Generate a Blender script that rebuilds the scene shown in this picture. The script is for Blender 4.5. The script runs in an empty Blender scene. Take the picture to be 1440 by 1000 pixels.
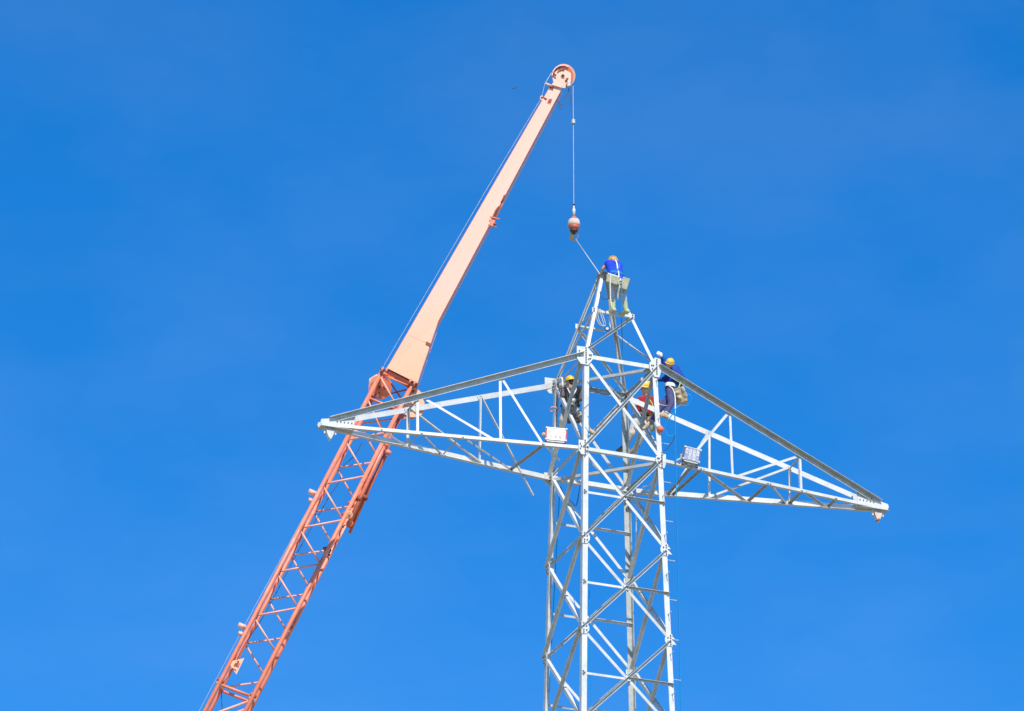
import bpy, bmesh, math, random
from mathutils import Vector as V, Matrix, Quaternion
random.seed(7)
SC = bpy.context.scene
COL = SC.collection
PI = math.pi

# ------------------------------------------------------------------ camera
Z0 = 50.0                                   # height of the lower crossarm level above the ground
CAM = V((-45.5764, -105.5786, Z0 - 48.3967))
YAW, PITCH, ROLL, FPX = -0.3884, 0.4198, -0.0012, 7500.0
FW = V((-math.sin(YAW) * math.cos(PITCH), math.cos(YAW) * math.cos(PITCH), math.sin(PITCH)))
RT = V((math.cos(YAW), math.sin(YAW), 0.0))
UP = RT.cross(FW)
_c, _s = math.cos(ROLL), math.sin(ROLL)
RT, UP = RT * _c + UP * _s, UP * _c - RT * _s
cam_data = bpy.data.cameras.new('camera')
cam = bpy.data.objects.new('camera', cam_data)
COL.objects.link(cam)
m = Matrix((RT, UP, -FW)).transposed().to_4x4()
m.translation = CAM
cam.matrix_world = m
cam_data.sensor_width = 36.0
cam_data.lens = FPX / 1440.0 * 36.0
cam_data.clip_start = 1.0
cam_data.clip_end = 20000.0
SC.camera = cam

# ------------------------------------------------------------------ light
SUN_EL = math.radians(45)
SUN_H = V((-0.13, -1.0, 0)).normalized()
SUN_DIR = V((SUN_H.x * math.cos(SUN_EL), SUN_H.y * math.cos(SUN_EL), math.sin(SUN_EL)))
world = bpy.data.worlds.new('World')
SC.world = world
world.use_nodes = True
wn, wl = world.node_tree.nodes, world.node_tree.links
bg = wn['Background']
sky = wn.new('ShaderNodeTexSky')
sky.sky_type = 'NISHITA'
sky.sun_disc = False
sky.sun_elevation = SUN_EL
sky.sun_rotation = math.atan2(SUN_DIR.x, SUN_DIR.y)
sky.altitude = 1800
sky.air_density = 1.0
sky.dust_density = 0.0
sky.ozone_density = 4.0
hs = wn.new('ShaderNodeHueSaturation')
hs.inputs['Hue'].default_value = 0.503
hs.inputs['Saturation'].default_value = 1.34
hs.inputs['Value'].default_value = 1.10
rs = wn.new('ShaderNodeMapRange')
rs.inputs['From Min'].default_value = 0.3
rs.inputs['From Max'].default_value = 0.7
rs.inputs['To Min'].default_value = 1.35
rs.inputs['To Max'].default_value = 1.325
tc = wn.new('ShaderNodeTexCoord')
mp = wn.new('ShaderNodeMapping')
mp.inputs['Scale'].default_value = (16, 16, 34)
mp.inputs['Rotation'].default_value = (0.2, 0.35, 0)
nz = wn.new('ShaderNodeTexNoise')
nz.inputs['Scale'].default_value = 1.0
nz.inputs['Detail'].default_value = 5.0
nz.inputs['Roughness'].default_value = 0.55
rg = wn.new('ShaderNodeMapRange')
rg.inputs['From Min'].default_value = 0.35
rg.inputs['From Max'].default_value = 0.7
rg.inputs['To Min'].default_value = 0.0
rg.inputs['To Max'].default_value = 0.015
mx = wn.new('ShaderNodeMix')
mx.data_type = 'RGBA'
mx.inputs['B'].default_value = (6.0, 7.0, 8.6, 1)
wl.new(sky.outputs[0], hs.inputs['Color'])
wl.new(tc.outputs['Generated'], mp.inputs[0])
wl.new(mp.outputs[0], nz.inputs['Vector'])
wl.new(nz.outputs[0], rg.inputs[0])
wl.new(nz.outputs[0], rs.inputs[0])
wl.new(rs.outputs[0], hs.inputs['Saturation'])
wl.new(rg.outputs[0], mx.inputs['Factor'])
wl.new(hs.outputs[0], mx.inputs['A'])
wl.new(mx.outputs['Result'], bg.inputs['Color'])
bg.inputs['Strength'].default_value = 0.15

sun_data = bpy.data.lights.new('sun', 'SUN')
sun_data.energy = 4.1
sun_data.angle = math.radians(0.53)
sun_data.color = (1.0, 0.95, 0.87)
sun = bpy.data.objects.new('sun', sun_data)
COL.objects.link(sun)
sun.rotation_euler = (-SUN_DIR).to_track_quat('-Z', 'Y').to_euler()
vs = SC.view_settings
vs.view_transform = 'Standard'
vs.look = 'None'
vs.exposure = 0.35
vs.gamma = 1.0
vs.use_curve_mapping = False

# ------------------------------------------------------------------ materials
def mat(name, col, rough=0.6, metal=0.0, var=0.12, scale=6.0, col2=None, bump=0.0, bscale=40.0, stain=None, stain_amt=0.0, grime=None, g_lo=0.62, g_amt=0.7, g_scale=14.0):
    mt = bpy.data.materials.new(name)
    mt.use_nodes = True
    n, l = mt.node_tree.nodes, mt.node_tree.links
    b = n['Principled BSDF']
    b.inputs['Roughness'].default_value = rough
    b.inputs['Metallic'].default_value = metal
    t = n.new('ShaderNodeTexCoord')
    nt = n.new('ShaderNodeTexNoise')
    nt.inputs['Scale'].default_value = scale
    nt.inputs['Detail'].default_value = 5
    nt.inputs['Roughness'].default_value = 0.6
    l.new(t.outputs['Object'], nt.inputs['Vector'])
    r = n.new('ShaderNodeValToRGB')
    c2 = col2 or [min(1, c * (1 + var)) for c in col]
    c1 = [c * (1 - var) for c in col]
    r.color_ramp.elements[0].position = 0.33
    r.color_ramp.elements[1].position = 0.67
    r.color_ramp.elements[0].color = (*c1, 1)
    r.color_ramp.elements[1].color = (*c2, 1)
    l.new(nt.outputs[0], r.inputs[0])
    out = r.outputs[0]
    if stain:
        ns = n.new('ShaderNodeTexNoise')
        ns.inputs['Scale'].default_value = scale * 0.45
        ns.inputs['Detail'].default_value = 8
        ns.inputs['Roughness'].default_value = 0.72
        l.new(t.outputs['Object'], ns.inputs['Vector'])
        rr = n.new('ShaderNodeMapRange')
        rr.inputs['From Min'].default_value = 0.52
        rr.inputs['From Max'].default_value = 0.68
        rr.inputs['To Max'].default_value = stain_amt
        l.new(ns.outputs[0], rr.inputs[0])
        mm = n.new('ShaderNodeMix')
        mm.data_type = 'RGBA'
        mm.inputs['B'].default_value = (*stain, 1)
        l.new(rr.outputs[0], mm.inputs['Factor'])
        l.new(out, mm.inputs['A'])
        out = mm.outputs['Result']
    if grime:                       # small chips, rust spots and dirt
        ng = n.new('ShaderNodeTexNoise')
        ng.inputs['Scale'].default_value = g_scale
        ng.inputs['Detail'].default_value = 8
        ng.inputs['Roughness'].default_value = 0.75
        l.new(t.outputs['Object'], ng.inputs['Vector'])
        gr = n.new('ShaderNodeMapRange')
        gr.inputs['From Min'].default_value = g_lo
        gr.inputs['From Max'].default_value = g_lo + 0.07
        gr.inputs['To Max'].default_value = g_amt
        l.new(ng.outputs[0], gr.inputs[0])
        gm = n.new('ShaderNodeMix')
        gm.data_type = 'RGBA'
        gm.inputs['B'].default_value = (*grime, 1)
        l.new(gr.outputs[0], gm.inputs['Factor'])
        l.new(out, gm.inputs['A'])
        out = gm.outputs['Result']
    l.new(out, b.inputs['Base Color'])
    if bump:
        nb = n.new('ShaderNodeTexNoise')
        nb.inputs['Scale'].default_value = bscale
        nb.inputs['Detail'].default_value = 3
        l.new(t.outputs['Object'], nb.inputs['Vector'])
        bp = n.new('ShaderNodeBump')
        bp.inputs['Strength'].default_value = bump
        bp.inputs['Distance'].default_value = 0.02
        l.new(nb.outputs[0], bp.inputs['Height'])
        l.new(bp.outputs[0], b.inputs['Normal'])
    return mt

STEEL = mat('galvanised_steel', (0.52, 0.525, 0.49), 0.55, 0.1, 0.13, 5.0, stain=(0.40, 0.40, 0.36), stain_amt=0.45, bump=0.06, grime=(0.25, 0.22, 0.17), g_lo=0.62, g_amt=0.5)
STEEL_B = mat('galvanised_steel_bright', (0.61, 0.61, 0.575), 0.52, 0.08, 0.10, 4.0, stain=(0.40, 0.41, 0.38), stain_amt=0.6, bump=0.06, grime=(0.25, 0.22, 0.17), g_lo=0.62, g_amt=0.5)
STEEL_D = mat('galvanised_steel_dull', (0.46, 0.47, 0.44), 0.5, 0.3, 0.14, 7.0, stain=(0.36, 0.33, 0.27), stain_amt=0.35, bump=0.06)
BOLT = mat('bolt_steel', (0.20, 0.18, 0.16), 0.5, 0.5, 0.3, 30)
ORANGE = mat('orange_paint', (0.80, 0.22, 0.115), 0.45, 0, 0.13, 3.0, stain=(0.84, 0.40, 0.29), stain_amt=0.65, bump=0.04, grime=(0.22, 0.06, 0.035), g_lo=0.585, g_scale=9)
ORANGE_D = mat('orange_paint_deep', (0.62, 0.13, 0.05), 0.5, 0, 0.2, 3.0, stain=(0.35, 0.08, 0.05), stain_amt=0.5)
PINK = mat('faded_orange_tube', (0.84, 0.38, 0.26), 0.45, 0, 0.10, 4.0, stain=(0.74, 0.24, 0.13), stain_amt=0.5)
PEACH = mat('pale_orange_paint', (0.86, 0.48, 0.345), 0.45, 0, 0.04, 0.35, stain=(0.88, 0.42, 0.20), stain_amt=0.5, grime=(0.50, 0.22, 0.13), g_lo=0.64, g_amt=0.45, g_scale=4)  # paler orange than the tubes of the boom
# the colour turns a deeper orange towards the foot of the box section
_n, _l = PEACH.node_tree.nodes, PEACH.node_tree.links
_x = _n.new('ShaderNodeSeparateXYZ')
_tc = _n.new('ShaderNodeTexCoord')
_l.new(_tc.outputs['Object'], _x.inputs[0])
_nz = _n.new('ShaderNodeTexNoise')
_nz.inputs['Scale'].default_value = 1.3
_nz.inputs['Detail'].default_value = 6
_l.new(_tc.outputs['Object'], _nz.inputs['Vector'])
_ad = _n.new('ShaderNodeMath')
_ad.operation = 'MULTIPLY_ADD'
_ad.inputs[1].default_value = 1.6
_l.new(_nz.outputs[0], _ad.inputs[0])
_l.new(_x.outputs['Z'], _ad.inputs[2])
_r = _n.new('ShaderNodeMapRange')
_r.inputs['From Min'].default_value = 53.4
_r.inputs['From Max'].default_value = 55.6
_r.inputs['To Min'].default_value = 0.6
_r.inputs['To Max'].default_value = 0.0
_l.new(_ad.outputs[0], _r.inputs[0])
_m = _n.new('ShaderNodeMix')
_m.data_type = 'RGBA'
_m.inputs['B'].default_value = (0.86, 0.36, 0.15, 1)
_pb = _n['Principled BSDF']
_l.new(_pb.inputs['Base Color'].links[0].from_socket, _m.inputs['A'])
_l.new(_r.outputs[0], _m.inputs['Factor'])
_l.new(_m.outputs['Result'], _pb.inputs['Base Color'])
RUST = mat('rusty_brown', (0.28, 0.07, 0.04), 0.8, 0, 0.3, 12)
RED = mat('hook_red', (0.60, 0.12, 0.075), 0.5, 0, 0.25, 9, stain=(0.25, 0.05, 0.03), stain_amt=0.6)
CREAM = mat('hook_cream', (0.66, 0.50, 0.40), 0.6, 0, 0.12, 9, stain=(0.5, 0.3, 0.22), stain_amt=0.5)
DARK = mat('dark_grease', (0.06, 0.05, 0.045), 0.55, 0.3, 0.3, 15)
BRASS = mat('ochre_hook_paint', (0.62, 0.40, 0.14), 0.5, 0.1, 0.2, 15)
WIRE = mat('wire_rope', (0.33, 0.33, 0.36), 0.5, 0.4, 0.15, 30)
WIRE_D = mat('dark_cable', (0.05, 0.06, 0.08), 0.6, 0, 0.2, 30)
ROPE_W = mat('white_rope', (0.68, 0.63, 0.52), 0.9, 0, 0.15, 40)
ROPE_B = mat('blue_rope', (0.002, 0.33, 0.75), 0.8, 0, 0.15, 40)
SKIN = mat('skin', (0.58, 0.32, 0.22), 0.55, 0, 0.08, 12)
HAIR = mat('black_hair', (0.015, 0.013, 0.012), 0.6, 0, 0.2, 50)
YEL = mat('yellow_helmet', (0.85, 0.52, 0.02), 0.3, 0, 0.05, 8)
YEL_O = mat('ochre_helmet', (0.52, 0.29, 0.08), 0.4, 0, 0.08, 8)
BLUE = mat('royal_blue_cloth', (0.004, 0.045, 0.52), 0.85, 0, 0.2, 14, bump=0.5, bscale=12)
BLUE2 = mat('blue_cloth', (0.004, 0.055, 0.30), 0.85, 0, 0.22, 14, bump=0.5, bscale=12)
TEAL = mat('teal_cloth', (0.01, 0.20, 0.42), 0.85, 0, 0.2, 20)
REDC = mat('dark_red_cloth', (0.30, 0.010, 0.018), 0.85, 0, 0.2, 14, bump=0.5, bscale=12)
PURP = mat('indigo_cloth', (0.065, 0.060, 0.16), 0.85, 0, 0.22, 12, bump=0.6, bscale=10)
JEAN = mat('faded_jeans', (0.40, 0.48, 0.56), 0.85, 0, 0.3, 12, bump=0.6, bscale=10)
KHAKI = mat('grey_khaki_cloth', (0.36, 0.32, 0.26), 0.9, 0, 0.25, 9, bump=0.6, bscale=10, stain=(0.16, 0.13, 0.12), stain_amt=0.6)
LGREY = mat('light_grey_cloth', (0.50, 0.47, 0.42), 0.9, 0, 0.18, 9, bump=0.6, bscale=10)
BROWN = mat('dark_brown_cloth', (0.085, 0.07, 0.07), 0.9, 0, 0.5, 14, bump=0.6, bscale=10, stain=(0.36, 0.30, 0.26), stain_amt=0.9)
BOOTG = mat('pale_green_boot', (0.45, 0.47, 0.24), 0.5, 0, 0.15, 10)
BOOTB = mat('brown_boot', (0.20, 0.13, 0.08), 0.7, 0, 0.25, 10)
BOOTT = mat('tan_boot', (0.50, 0.37, 0.22), 0.8, 0, 0.25, 10)
CANVAS = mat('grey_green_canvas', (0.36, 0.36, 0.24), 0.9, 0, 0.2, 12, bump=0.5, bscale=16)
BEIGE = mat('beige_canvas', (0.52, 0.40, 0.26), 0.9, 0, 0.2, 12, bump=0.7, bscale=14)
WEB = mat('white_webbing', (0.72, 0.70, 0.62), 0.9, 0, 0.12, 30)
WEBG = mat('green_webbing', (0.35, 0.55, 0.12), 0.9, 0, 0.2, 30)
GLOVE = mat('white_glove', (0.74, 0.70, 0.62), 0.9, 0, 0.15, 30)
GLOVED = mat('grey_glove', (0.30, 0.29, 0.23), 0.9, 0, 0.2, 30)
SIGNW = mat('white_enamel', (0.85, 0.83, 0.78), 0.4, 0, 0.04, 8)
SIGNR = mat('red_enamel', (0.55, 0.05, 0.07), 0.4, 0, 0.1, 8)
SIGNF = mat('faded_red_print', (0.80, 0.50, 0.44), 0.5, 0, 0.2, 18)
SIGNB = mat('blue_grey_enamel', (0.27, 0.30, 0.42), 0.4, 0, 0.15, 8)
SIGNN = mat('navy_enamel', (0.05, 0.07, 0.20), 0.4, 0, 0.15, 8)
CORAL = mat('coral_red_plastic', (0.72, 0.16, 0.08), 0.4, 0, 0.1, 12)
CUP = mat('pinkish_roller', (0.80, 0.44, 0.34), 0.5, 0, 0.1, 8)
SOIL = mat('dry_ground', (0.38, 0.33, 0.24), 0.95, 0, 0.3, 0.05, col2=(0.30, 0.29, 0.19))

# ------------------------------------------------------------------ object helpers
def link(name, bm, mt, parent=None, smooth=False):
    me = bpy.data.meshes.new(name)
    bmesh.ops.recalc_face_normals(bm, faces=bm.faces)
    bm.to_mesh(me)
    bm.free()
    me.materials.append(mt)
    if smooth:
        for p in me.polygons:
            p.use_smooth = True
    o = bpy.data.objects.new(name, me)
    COL.objects.link(o)
    if parent:
        o.parent = parent
        o.matrix_parent_inverse = parent.matrix_world.inverted()
    return o

def thing(name, loc, label, cat, group=None):
    o = bpy.data.objects.new(name, None)
    o.empty_display_size = 0.2
    COL.objects.link(o)
    o.matrix_world = Matrix.Translation(loc)
    o.location = loc
    o['label'] = label
    o['category'] = cat
    if group:
        o['group'] = group
    return o

def tag(o, label, cat, group=None):
    o['label'] = label
    o['category'] = cat
    if group:
        o['group'] = group
    return o

def prism(bm, p0, p1, a, b, poly, poly1=None):
    """extrude a 2-D polygon (in axes a, b) from p0 to p1"""
    v0 = [bm.verts.new(p0 + a * x + b * y) for x, y in poly]
    v1 = [bm.verts.new(p1 + a * x + b * y) for x, y in (poly1 or poly)]
    n = len(poly)
    bm.faces.new(v0[::-1])
    bm.faces.new(v1)
    for i in range(n):
        bm.faces.new((v0[i], v0[(i + 1) % n], v1[(i + 1) % n], v1[i]))

def angle_section(s1, s2, t):
    return [(0, 0), (s1, 0), (s1, t), (t, t), (t, s2), (0, s2)]

def frame_of(p0, p1, n):
    e = (p1 - p0).normalized()
    n = (n - e * n.dot(e)).normalized()
    return e, e.cross(n), n

def tube(bm, pts, r, seg=6, cap=True, r_end=None):
    pts = [V(p) for p in pts]
    rings = []
    ref = None
    for i, p in enumerate(pts):
        d = (pts[min(i + 1, len(pts) - 1)] - pts[max(i - 1, 0)]).normalized()
        if ref is None:
            ref = d.orthogonal().normalized()
        a = (ref - d * ref.dot(d)).normalized()
        ref = a
        b = d.cross(a)
        rr = r if r_end is None else r + (r_end - r) * i / (len(pts) - 1)
        rings.append([bm.verts.new(p + (a * math.cos(2 * PI * k / seg) + b * math.sin(2 * PI * k / seg)) * rr) for k in range(seg)])
    for q, w in zip(rings, rings[1:]):
        for k in range(seg):
            bm.faces.new((q[k], q[(k + 1) % seg], w[(k + 1) % seg], w[k]))
    if cap:
        bm.faces.new(rings[0][::-1])
        bm.faces.new(rings[-1])

def lathe(bm, o, ax, prof, seg=20):
    """prof: list of (distance along ax, radius)"""
    a = ax.orthogonal().normalized()
    b = ax.cross(a)
    rings = []
    for h, r in prof:
        rings.append([bm.verts.new(o + ax * h + (a * math.cos(2 * PI * k / seg) + b * math.sin(2 * PI * k / seg)) * max(r, 1e-4)) for k in range(seg)])
    for q, w in zip(rings, rings[1:]):
        for k in range(seg):
            bm.faces.new((q[k], q[(k + 1) % seg], w[(k + 1) % seg], w[k]))
    bm.faces.new(rings[0][::-1])
    bm.faces.new(rings[-1])

def box(bm, c, a, b, d, ha, hb, hd):
    prism(bm, c - d * hd, c + d * hd, a, b, [(-ha, -hb), (ha, -hb), (ha, hb), (-ha, hb)])

def ball(bm, c, ax, ay, az, seg=14, rings=9):
    rows = []
    for i in range(1, rings):
        t = PI * i / rings
        rows.append([bm.verts.new(c + az * math.cos(t) + ax * (math.sin(t) * math.cos(2 * PI * k / seg)) + ay * (math.sin(t) * math.sin(2 * PI * k / seg))) for k in range(seg)])
    top, bot = bm.verts.new(c + az), bm.verts.new(c - az)
    for q, w in zip(rows, rows[1:]):
        for k in range(seg):
            bm.faces.new((q[k], q[(k + 1) % seg], w[(k + 1) % seg], w[k]))
    for k in range(seg):
        bm.faces.new((top, rows[0][(k + 1) % seg], rows[0][k]))
        bm.faces.new((bot, rows[-1][k], rows[-1][(k + 1) % seg]))

def sag(p0, p1, s, n=14, side=None):
    out = []
    for i in range(n + 1):
        t = i / n
        p = p0.lerp(p1, t)
        k = 4 * t * (1 - t)
        out.append(p + (side or V((0, 0, -1))) * (s * k))
    return out

def spline(pts, n=6):
    pts = [V(p) for p in pts]
    q = [pts[0]] + pts + [pts[-1]]
    out = []
    for i in range(1, len(q) - 2):
        for k in range(n):
            t = k / n
            a, b, c, d = q[i - 1], q[i], q[i + 1], q[i + 2]
            out.append(0.5 * ((2 * b) + (c - a) * t + (2 * a - 5 * b + 4 * c - d) * t * t + (3 * b - a - 3 * c + d) * t ** 3))
    out.append(pts[-1])
    return out

def at(px, py, ref, rel=0.0):
    """the point of the place seen at that spot of the 1440 x 1000 picture, as far away as ref (plus rel metres)"""
    depth = (ref - CAM).dot(FW) + rel
    return CAM + (FW + RT * ((px - 720) / FPX) + UP * ((500 - py) / FPX)) * depth

# ------------------------------------------------------------------ ground
bm = bmesh.new()
vsq = [bm.verts.new((x, y, 0)) for x, y in ((-6000, -6000), (6000, -6000), (6000, 6000), (-6000, 6000))]
bm.faces.new(vsq)
g = link('ground', bm, SOIL)
g['kind'] = 'structure'

# ------------------------------------------------------------------ transmission tower
H1 = 2.3816
def half(z):
    if z >= H1:
        return 0.9311 + (0.4964 - 0.9311) * (z - H1) / (3.8029 - H1)
    if z >= 0:
        return 1.0 + (0.9311 - 1.0) * z / H1
    return 1.0 + 0.0247 * (-z)
SX = dict(A=-1, B=1, C=1, D=-1)
SY = dict(A=-1, B=-1, C=1, D=1)
def cr(k, z):
    w = half(z)
    return V((SX[k] * w, SY[k] * w, Z0 + z))

tower = thing('transmission_tower', V((0, 0, 0)), 'galvanised steel lattice power line tower with two long tapering crossarms', 'tower')
NRM = dict(AB=V((0, -1, 0)), BC=V((1, 0, 0)), CD=V((0, 1, 0)), DA=V((-1, 0, 0)))
def steel():
    return random.choice((STEEL, STEEL, STEEL_B, STEEL_D))

def bar(name, p0, p1, n, s=0.065, s2=None, t=0.008, style='in', off=0.0, ext0=0.0, ext1=0.0, parent=tower, mt=None):
    """a rolled angle: one flange lies in the plane with normal n, the other stands out ('out', from the upper edge)
    or back ('in', from the lower edge)"""
    s2 = s2 or s
    e, u, n = frame_of(p0, p1, n)
    if u.z < 0:
        u = -u
    p0 = p0 - e * ext0 + n * off
    p1 = p1 + e * ext1 + n * off
    b = bmesh.new()
    if style == 'out':        # heel at the upper edge, one flange hangs down, the other comes outward
        prism(b, p0 + u * s / 2, p1 + u * s / 2, -u, n, angle_section(s, s2, t))
    elif style == 'in':
        prism(b, p0 + u * s / 2, p1 + u * s / 2, -u, -n, angle_section(s, s2, t))
    elif style == 'inlow':
        prism(b, p0 - u * s / 2, p1 - u * s / 2, u, -n, angle_section(s, s2, t))
    elif style == 'outlow':
        prism(b, p0 - u * s / 2, p1 - u * s / 2, u, n, angle_section(s, s2, t))
    return link(name, b, mt or steel(), parent)

def plate(name, c, a, b_, n, poly, t=0.010, off=0.0, bolts=None, parent=tower, mt=None):
    bb = bmesh.new()
    n = n.normalized()
    prism(bb, c + n * off, c + n * (off + t), a, b_, poly)
    o = link(name, bb, mt or STEEL_B, parent)
    if bolts:
        bb = bmesh.new()
        for x, y in bolts:
            lathe(bb, c + a * x + b_ * y + n * (off + t - 0.002), n, [(0, 0.018), (0.020, 0.018), (0.021, 0.010), (0.036, 0.009)], 6)
        ob = link('bolt', bb, BOLT, o)
        ob['kind'] = 'stuff'
    return o

# legs
LT = 0.012
def leg(k, za, zb, s):
    p0, p1 = cr(k, za), cr(k, zb)
    b = bmesh.new()
    prism(b, p0, p1, V((-SX[k], 0, 0)), V((0, -SY[k], 0)), angle_section(s, s, LT))
    return link('leg', b, {'A': STEEL_B, 'B': STEEL_B, 'C': STEEL_D, 'D': STEEL}[k], tower)
PANEL = 2.2463
ZB = [-(2.27 + PANEL * 0)]
for k in 'ABCD':
    leg(k, -Z0 + 0.0, -11.3, 0.16)
    leg(k, -11.3, -0.2, 0.128)
    leg(k, -0.2, H1 + 0.04, 0.120)
    leg(k, H1 + 0.04, 5.0, 0.082)
# splices
for k in 'AB':
    for z in (-11.3,):
        pass

def xface(f, za, zb, s=0.072, zmid=True, horiz=0.055):
    k0, k1 = f[0], f[1]
    n = NRM[f]
    a0, a1, b0, b1 = cr(k0, za), cr(k0, zb), cr(k1, za), cr(k1, zb)
    # the one rising to the right as seen from outside stands out, the other lies back
    first = k0 in 'AB'
    far = f == 'CD'
    # on the far face k0 is the right-hand corner, so the pair is swapped there
    if far:
        bar('diagonal_brace', a0, b1, n, s, style='in', off=-0.015, mt=STEEL)
        bar('diagonal_brace', a1, b0, n, s, style='out', off=0.004, mt=STEEL_B)
    else:
        bar('diagonal_brace', a0, b1, n, s, style='in', off=-0.015, mt=random.choice((STEEL_B, STEEL_B, STEEL)))
        bar('diagonal_brace', a1, b0, n, s, style='out', off=0.004, mt=STEEL)
    if horiz:
        # horizontal through the crossing
        t = (b0 - a0).length / ((b0 - a0).length + (b1 - a1).length)
        z = za + (zb - za) * t
        c0, c1 = cr(k0, z), cr(k1, z)
        mid = (c0 + c1) / 2
        bar('horizontal_strut', c0, mid, n, horiz, style='in', off=-0.020, ext1=-0.01, mt=STEEL_B)
        bar('horizontal_strut', mid, c1, n, horiz, style='out', off=0.003, ext0=-0.01, mt=STEEL_D)
        plate('gusset_plate', mid, (c1 - c0).normalized(), V((0, 0, 1)), n, [(-.06, -.06), (.06, -.06), (.06, .06), (-.06, .06)], 0.008, 0.0135,
              bolts=[(-.03, 0), (.03, 0)])
        for cc, sg in ((c0, 1), (c1, -1)):
            plate('gusset_plate', cc, (c1 - c0).normalized() * sg, V((0, 0, 1)), n, [(.012, -.05), (.085, -.035), (.085, .035), (.012, .05)], 0.007, 0.006,
                  bolts=[(.03, -.03), (.03, .03), (.065, 0)])

levels = [0.0, -2.27, -4.5165, -6.763, -9.01, -11.26]
for i in range(5):
    za, zb = levels[i], levels[i + 1]
    for f in ('AB', 'CD'):
        xface(f, za, zb, zmid=True)
    # side faces: crossing braces without a horizontal
    for f in ('BC', 'DA'):
        xface(f, za, zb, s=0.078, horiz=None)
# lower down, out of the picture
bq = bmesh.new()
z = levels[-1]
while z > -Z0 + 3:
    zn = max(z - (2.5 + 0.03 * -z), -Z0 + 0.2)
    for f in ('AB', 'BC', 'CD', 'DA'):
        tube(bq, [cr(f[0], z), cr(f[1], zn)], 0.045, 4)
        tube(bq, [cr(f[1], z) + NRM[f] * 0.06, cr(f[0], zn) + NRM[f] * 0.06], 0.045, 4)
    z = zn
lb = link('lower_bracing', bq, STEEL, tower)
lb['kind'] = 'stuff'

# body panel between the two crossarm levels
for f in ('AB', 'BC', 'CD', 'DA'):
    k0, k1 = f
    n = NRM[f]
    bar('diagonal_brace', cr(k0, H1), cr(k1, 0), n, 0.074, style='in', off=-0.015, mt=STEEL_B if f in ('AB', 'CD') else STEEL)
    bar('diagonal_brace', cr(k0, 0), cr(k1, H1), n, 0.074, style='out', off=0.004, mt=STEEL)
# horizontals
bar('horizontal_strut', cr('A', H1), cr('B', H1), NRM['AB'], 0.10, style='in', off=-0.024, mt=STEEL_B)
bar('horizontal_strut', cr('D', H1), cr('C', H1), NRM['CD'], 0.10, 0.09, style='in', off=-0.024, mt=STEEL_D)
bar('horizontal_strut', cr('D', H1), cr('A', H1), NRM['DA'], 0.05, style='in', off=-0.024, mt=STEEL_D)
bar('horizontal_strut', cr('B', H1), cr('C', H1), NRM['BC'], 0.05, style='in', off=-0.024, mt=STEEL_D)
bar('horizontal_strut', cr('A', 0), cr('B', 0), NRM['AB'], 0.085, style='inlow', off=-0.024, mt=STEEL_B)
bar('horizontal_strut', cr('D', 0), cr('C', 0), NRM['CD'], 0.15, 0.09, style='inlow', off=-0.024, mt=STEEL_B)
bar('horizontal_strut', cr('B', 0), cr('C', 0), NRM['BC'], 0.05, style='in', off=-0.024, mt=STEEL_D)
UPV = V((0, 0, 1))
for z, st in ((H1 - 0.06, 0.07), (-0.09, 0.07)):
    bar('plan_brace', cr('D', z), cr('B', z), UPV, st, style='out', mt=STEEL_D)
    bar('plan_brace', cr('A', z - 0.10), cr('C', z - 0.10), UPV, st * 0.8, style='in', mt=STEEL_D)

# peak
P1 = 3.8029
for k0, k1 in ('AB', 'DC'):
    bar('horizontal_strut', cr(k0, P1), cr(k1, P1), NRM['AB'] if k0 == 'A' else NRM['CD'], 0.062, style='inlow', off=0.004, mt=STEEL_B)
bar('horizontal_strut', cr('A', P1), cr('D', P1), NRM['DA'], 0.045, style='in', off=-0.02, mt=STEEL_D)
bar('horizontal_strut', cr('B', P1), cr('C', P1), NRM['BC'], 0.045, style='in', off=-0.02, mt=STEEL_D)
bar('diagonal_brace', cr('A', H1 + 0.15), cr('B', P1 - 0.04), NRM['AB'], 0.06, style='out', off=0.004)
bar('diagonal_brace', cr('D', P1 - 0.04), cr('C', H1 + 0.1), NRM['CD'], 0.06, style='in', off=0.004, mt=STEEL_B)
bar('diagonal_brace', cr('A', P1 - 0.04), cr('D', H1 + 0.1), NRM['DA'], 0.05, style='in', off=0.004)
bar('diagonal_brace', cr('C', P1 - 0.04), cr('B', H1 + 0.1), NRM['BC'], 0.05, style='in', off=-0.02)
plate('peak_plate', cr('A', 4.98) + V((0.14, 0.13, 0.02)), V((1, 0, 0)), V((0, 1, 0)), UPV,
      [(-.17, -.17), (.17, -.17), (.17, .17), (-.17, .17)], 0.012, mt=STEEL_D, bolts=[(-.1, -.1), (.1, -.1), (.1, .1), (-.1, .1)])
for k in 'ABCD':
    plate('gusset_plate', cr(k, P1), V((1, 0, 0)), V((0, 0, 1)), NRM['AB'] if k in 'AB' else NRM['CD'],
          [(-.045, -.06), (.045, -.06), (.045, .06), (-.045, .06)], 0.008, 0.006, bolts=[(0, .03), (0, -.03)])

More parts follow.
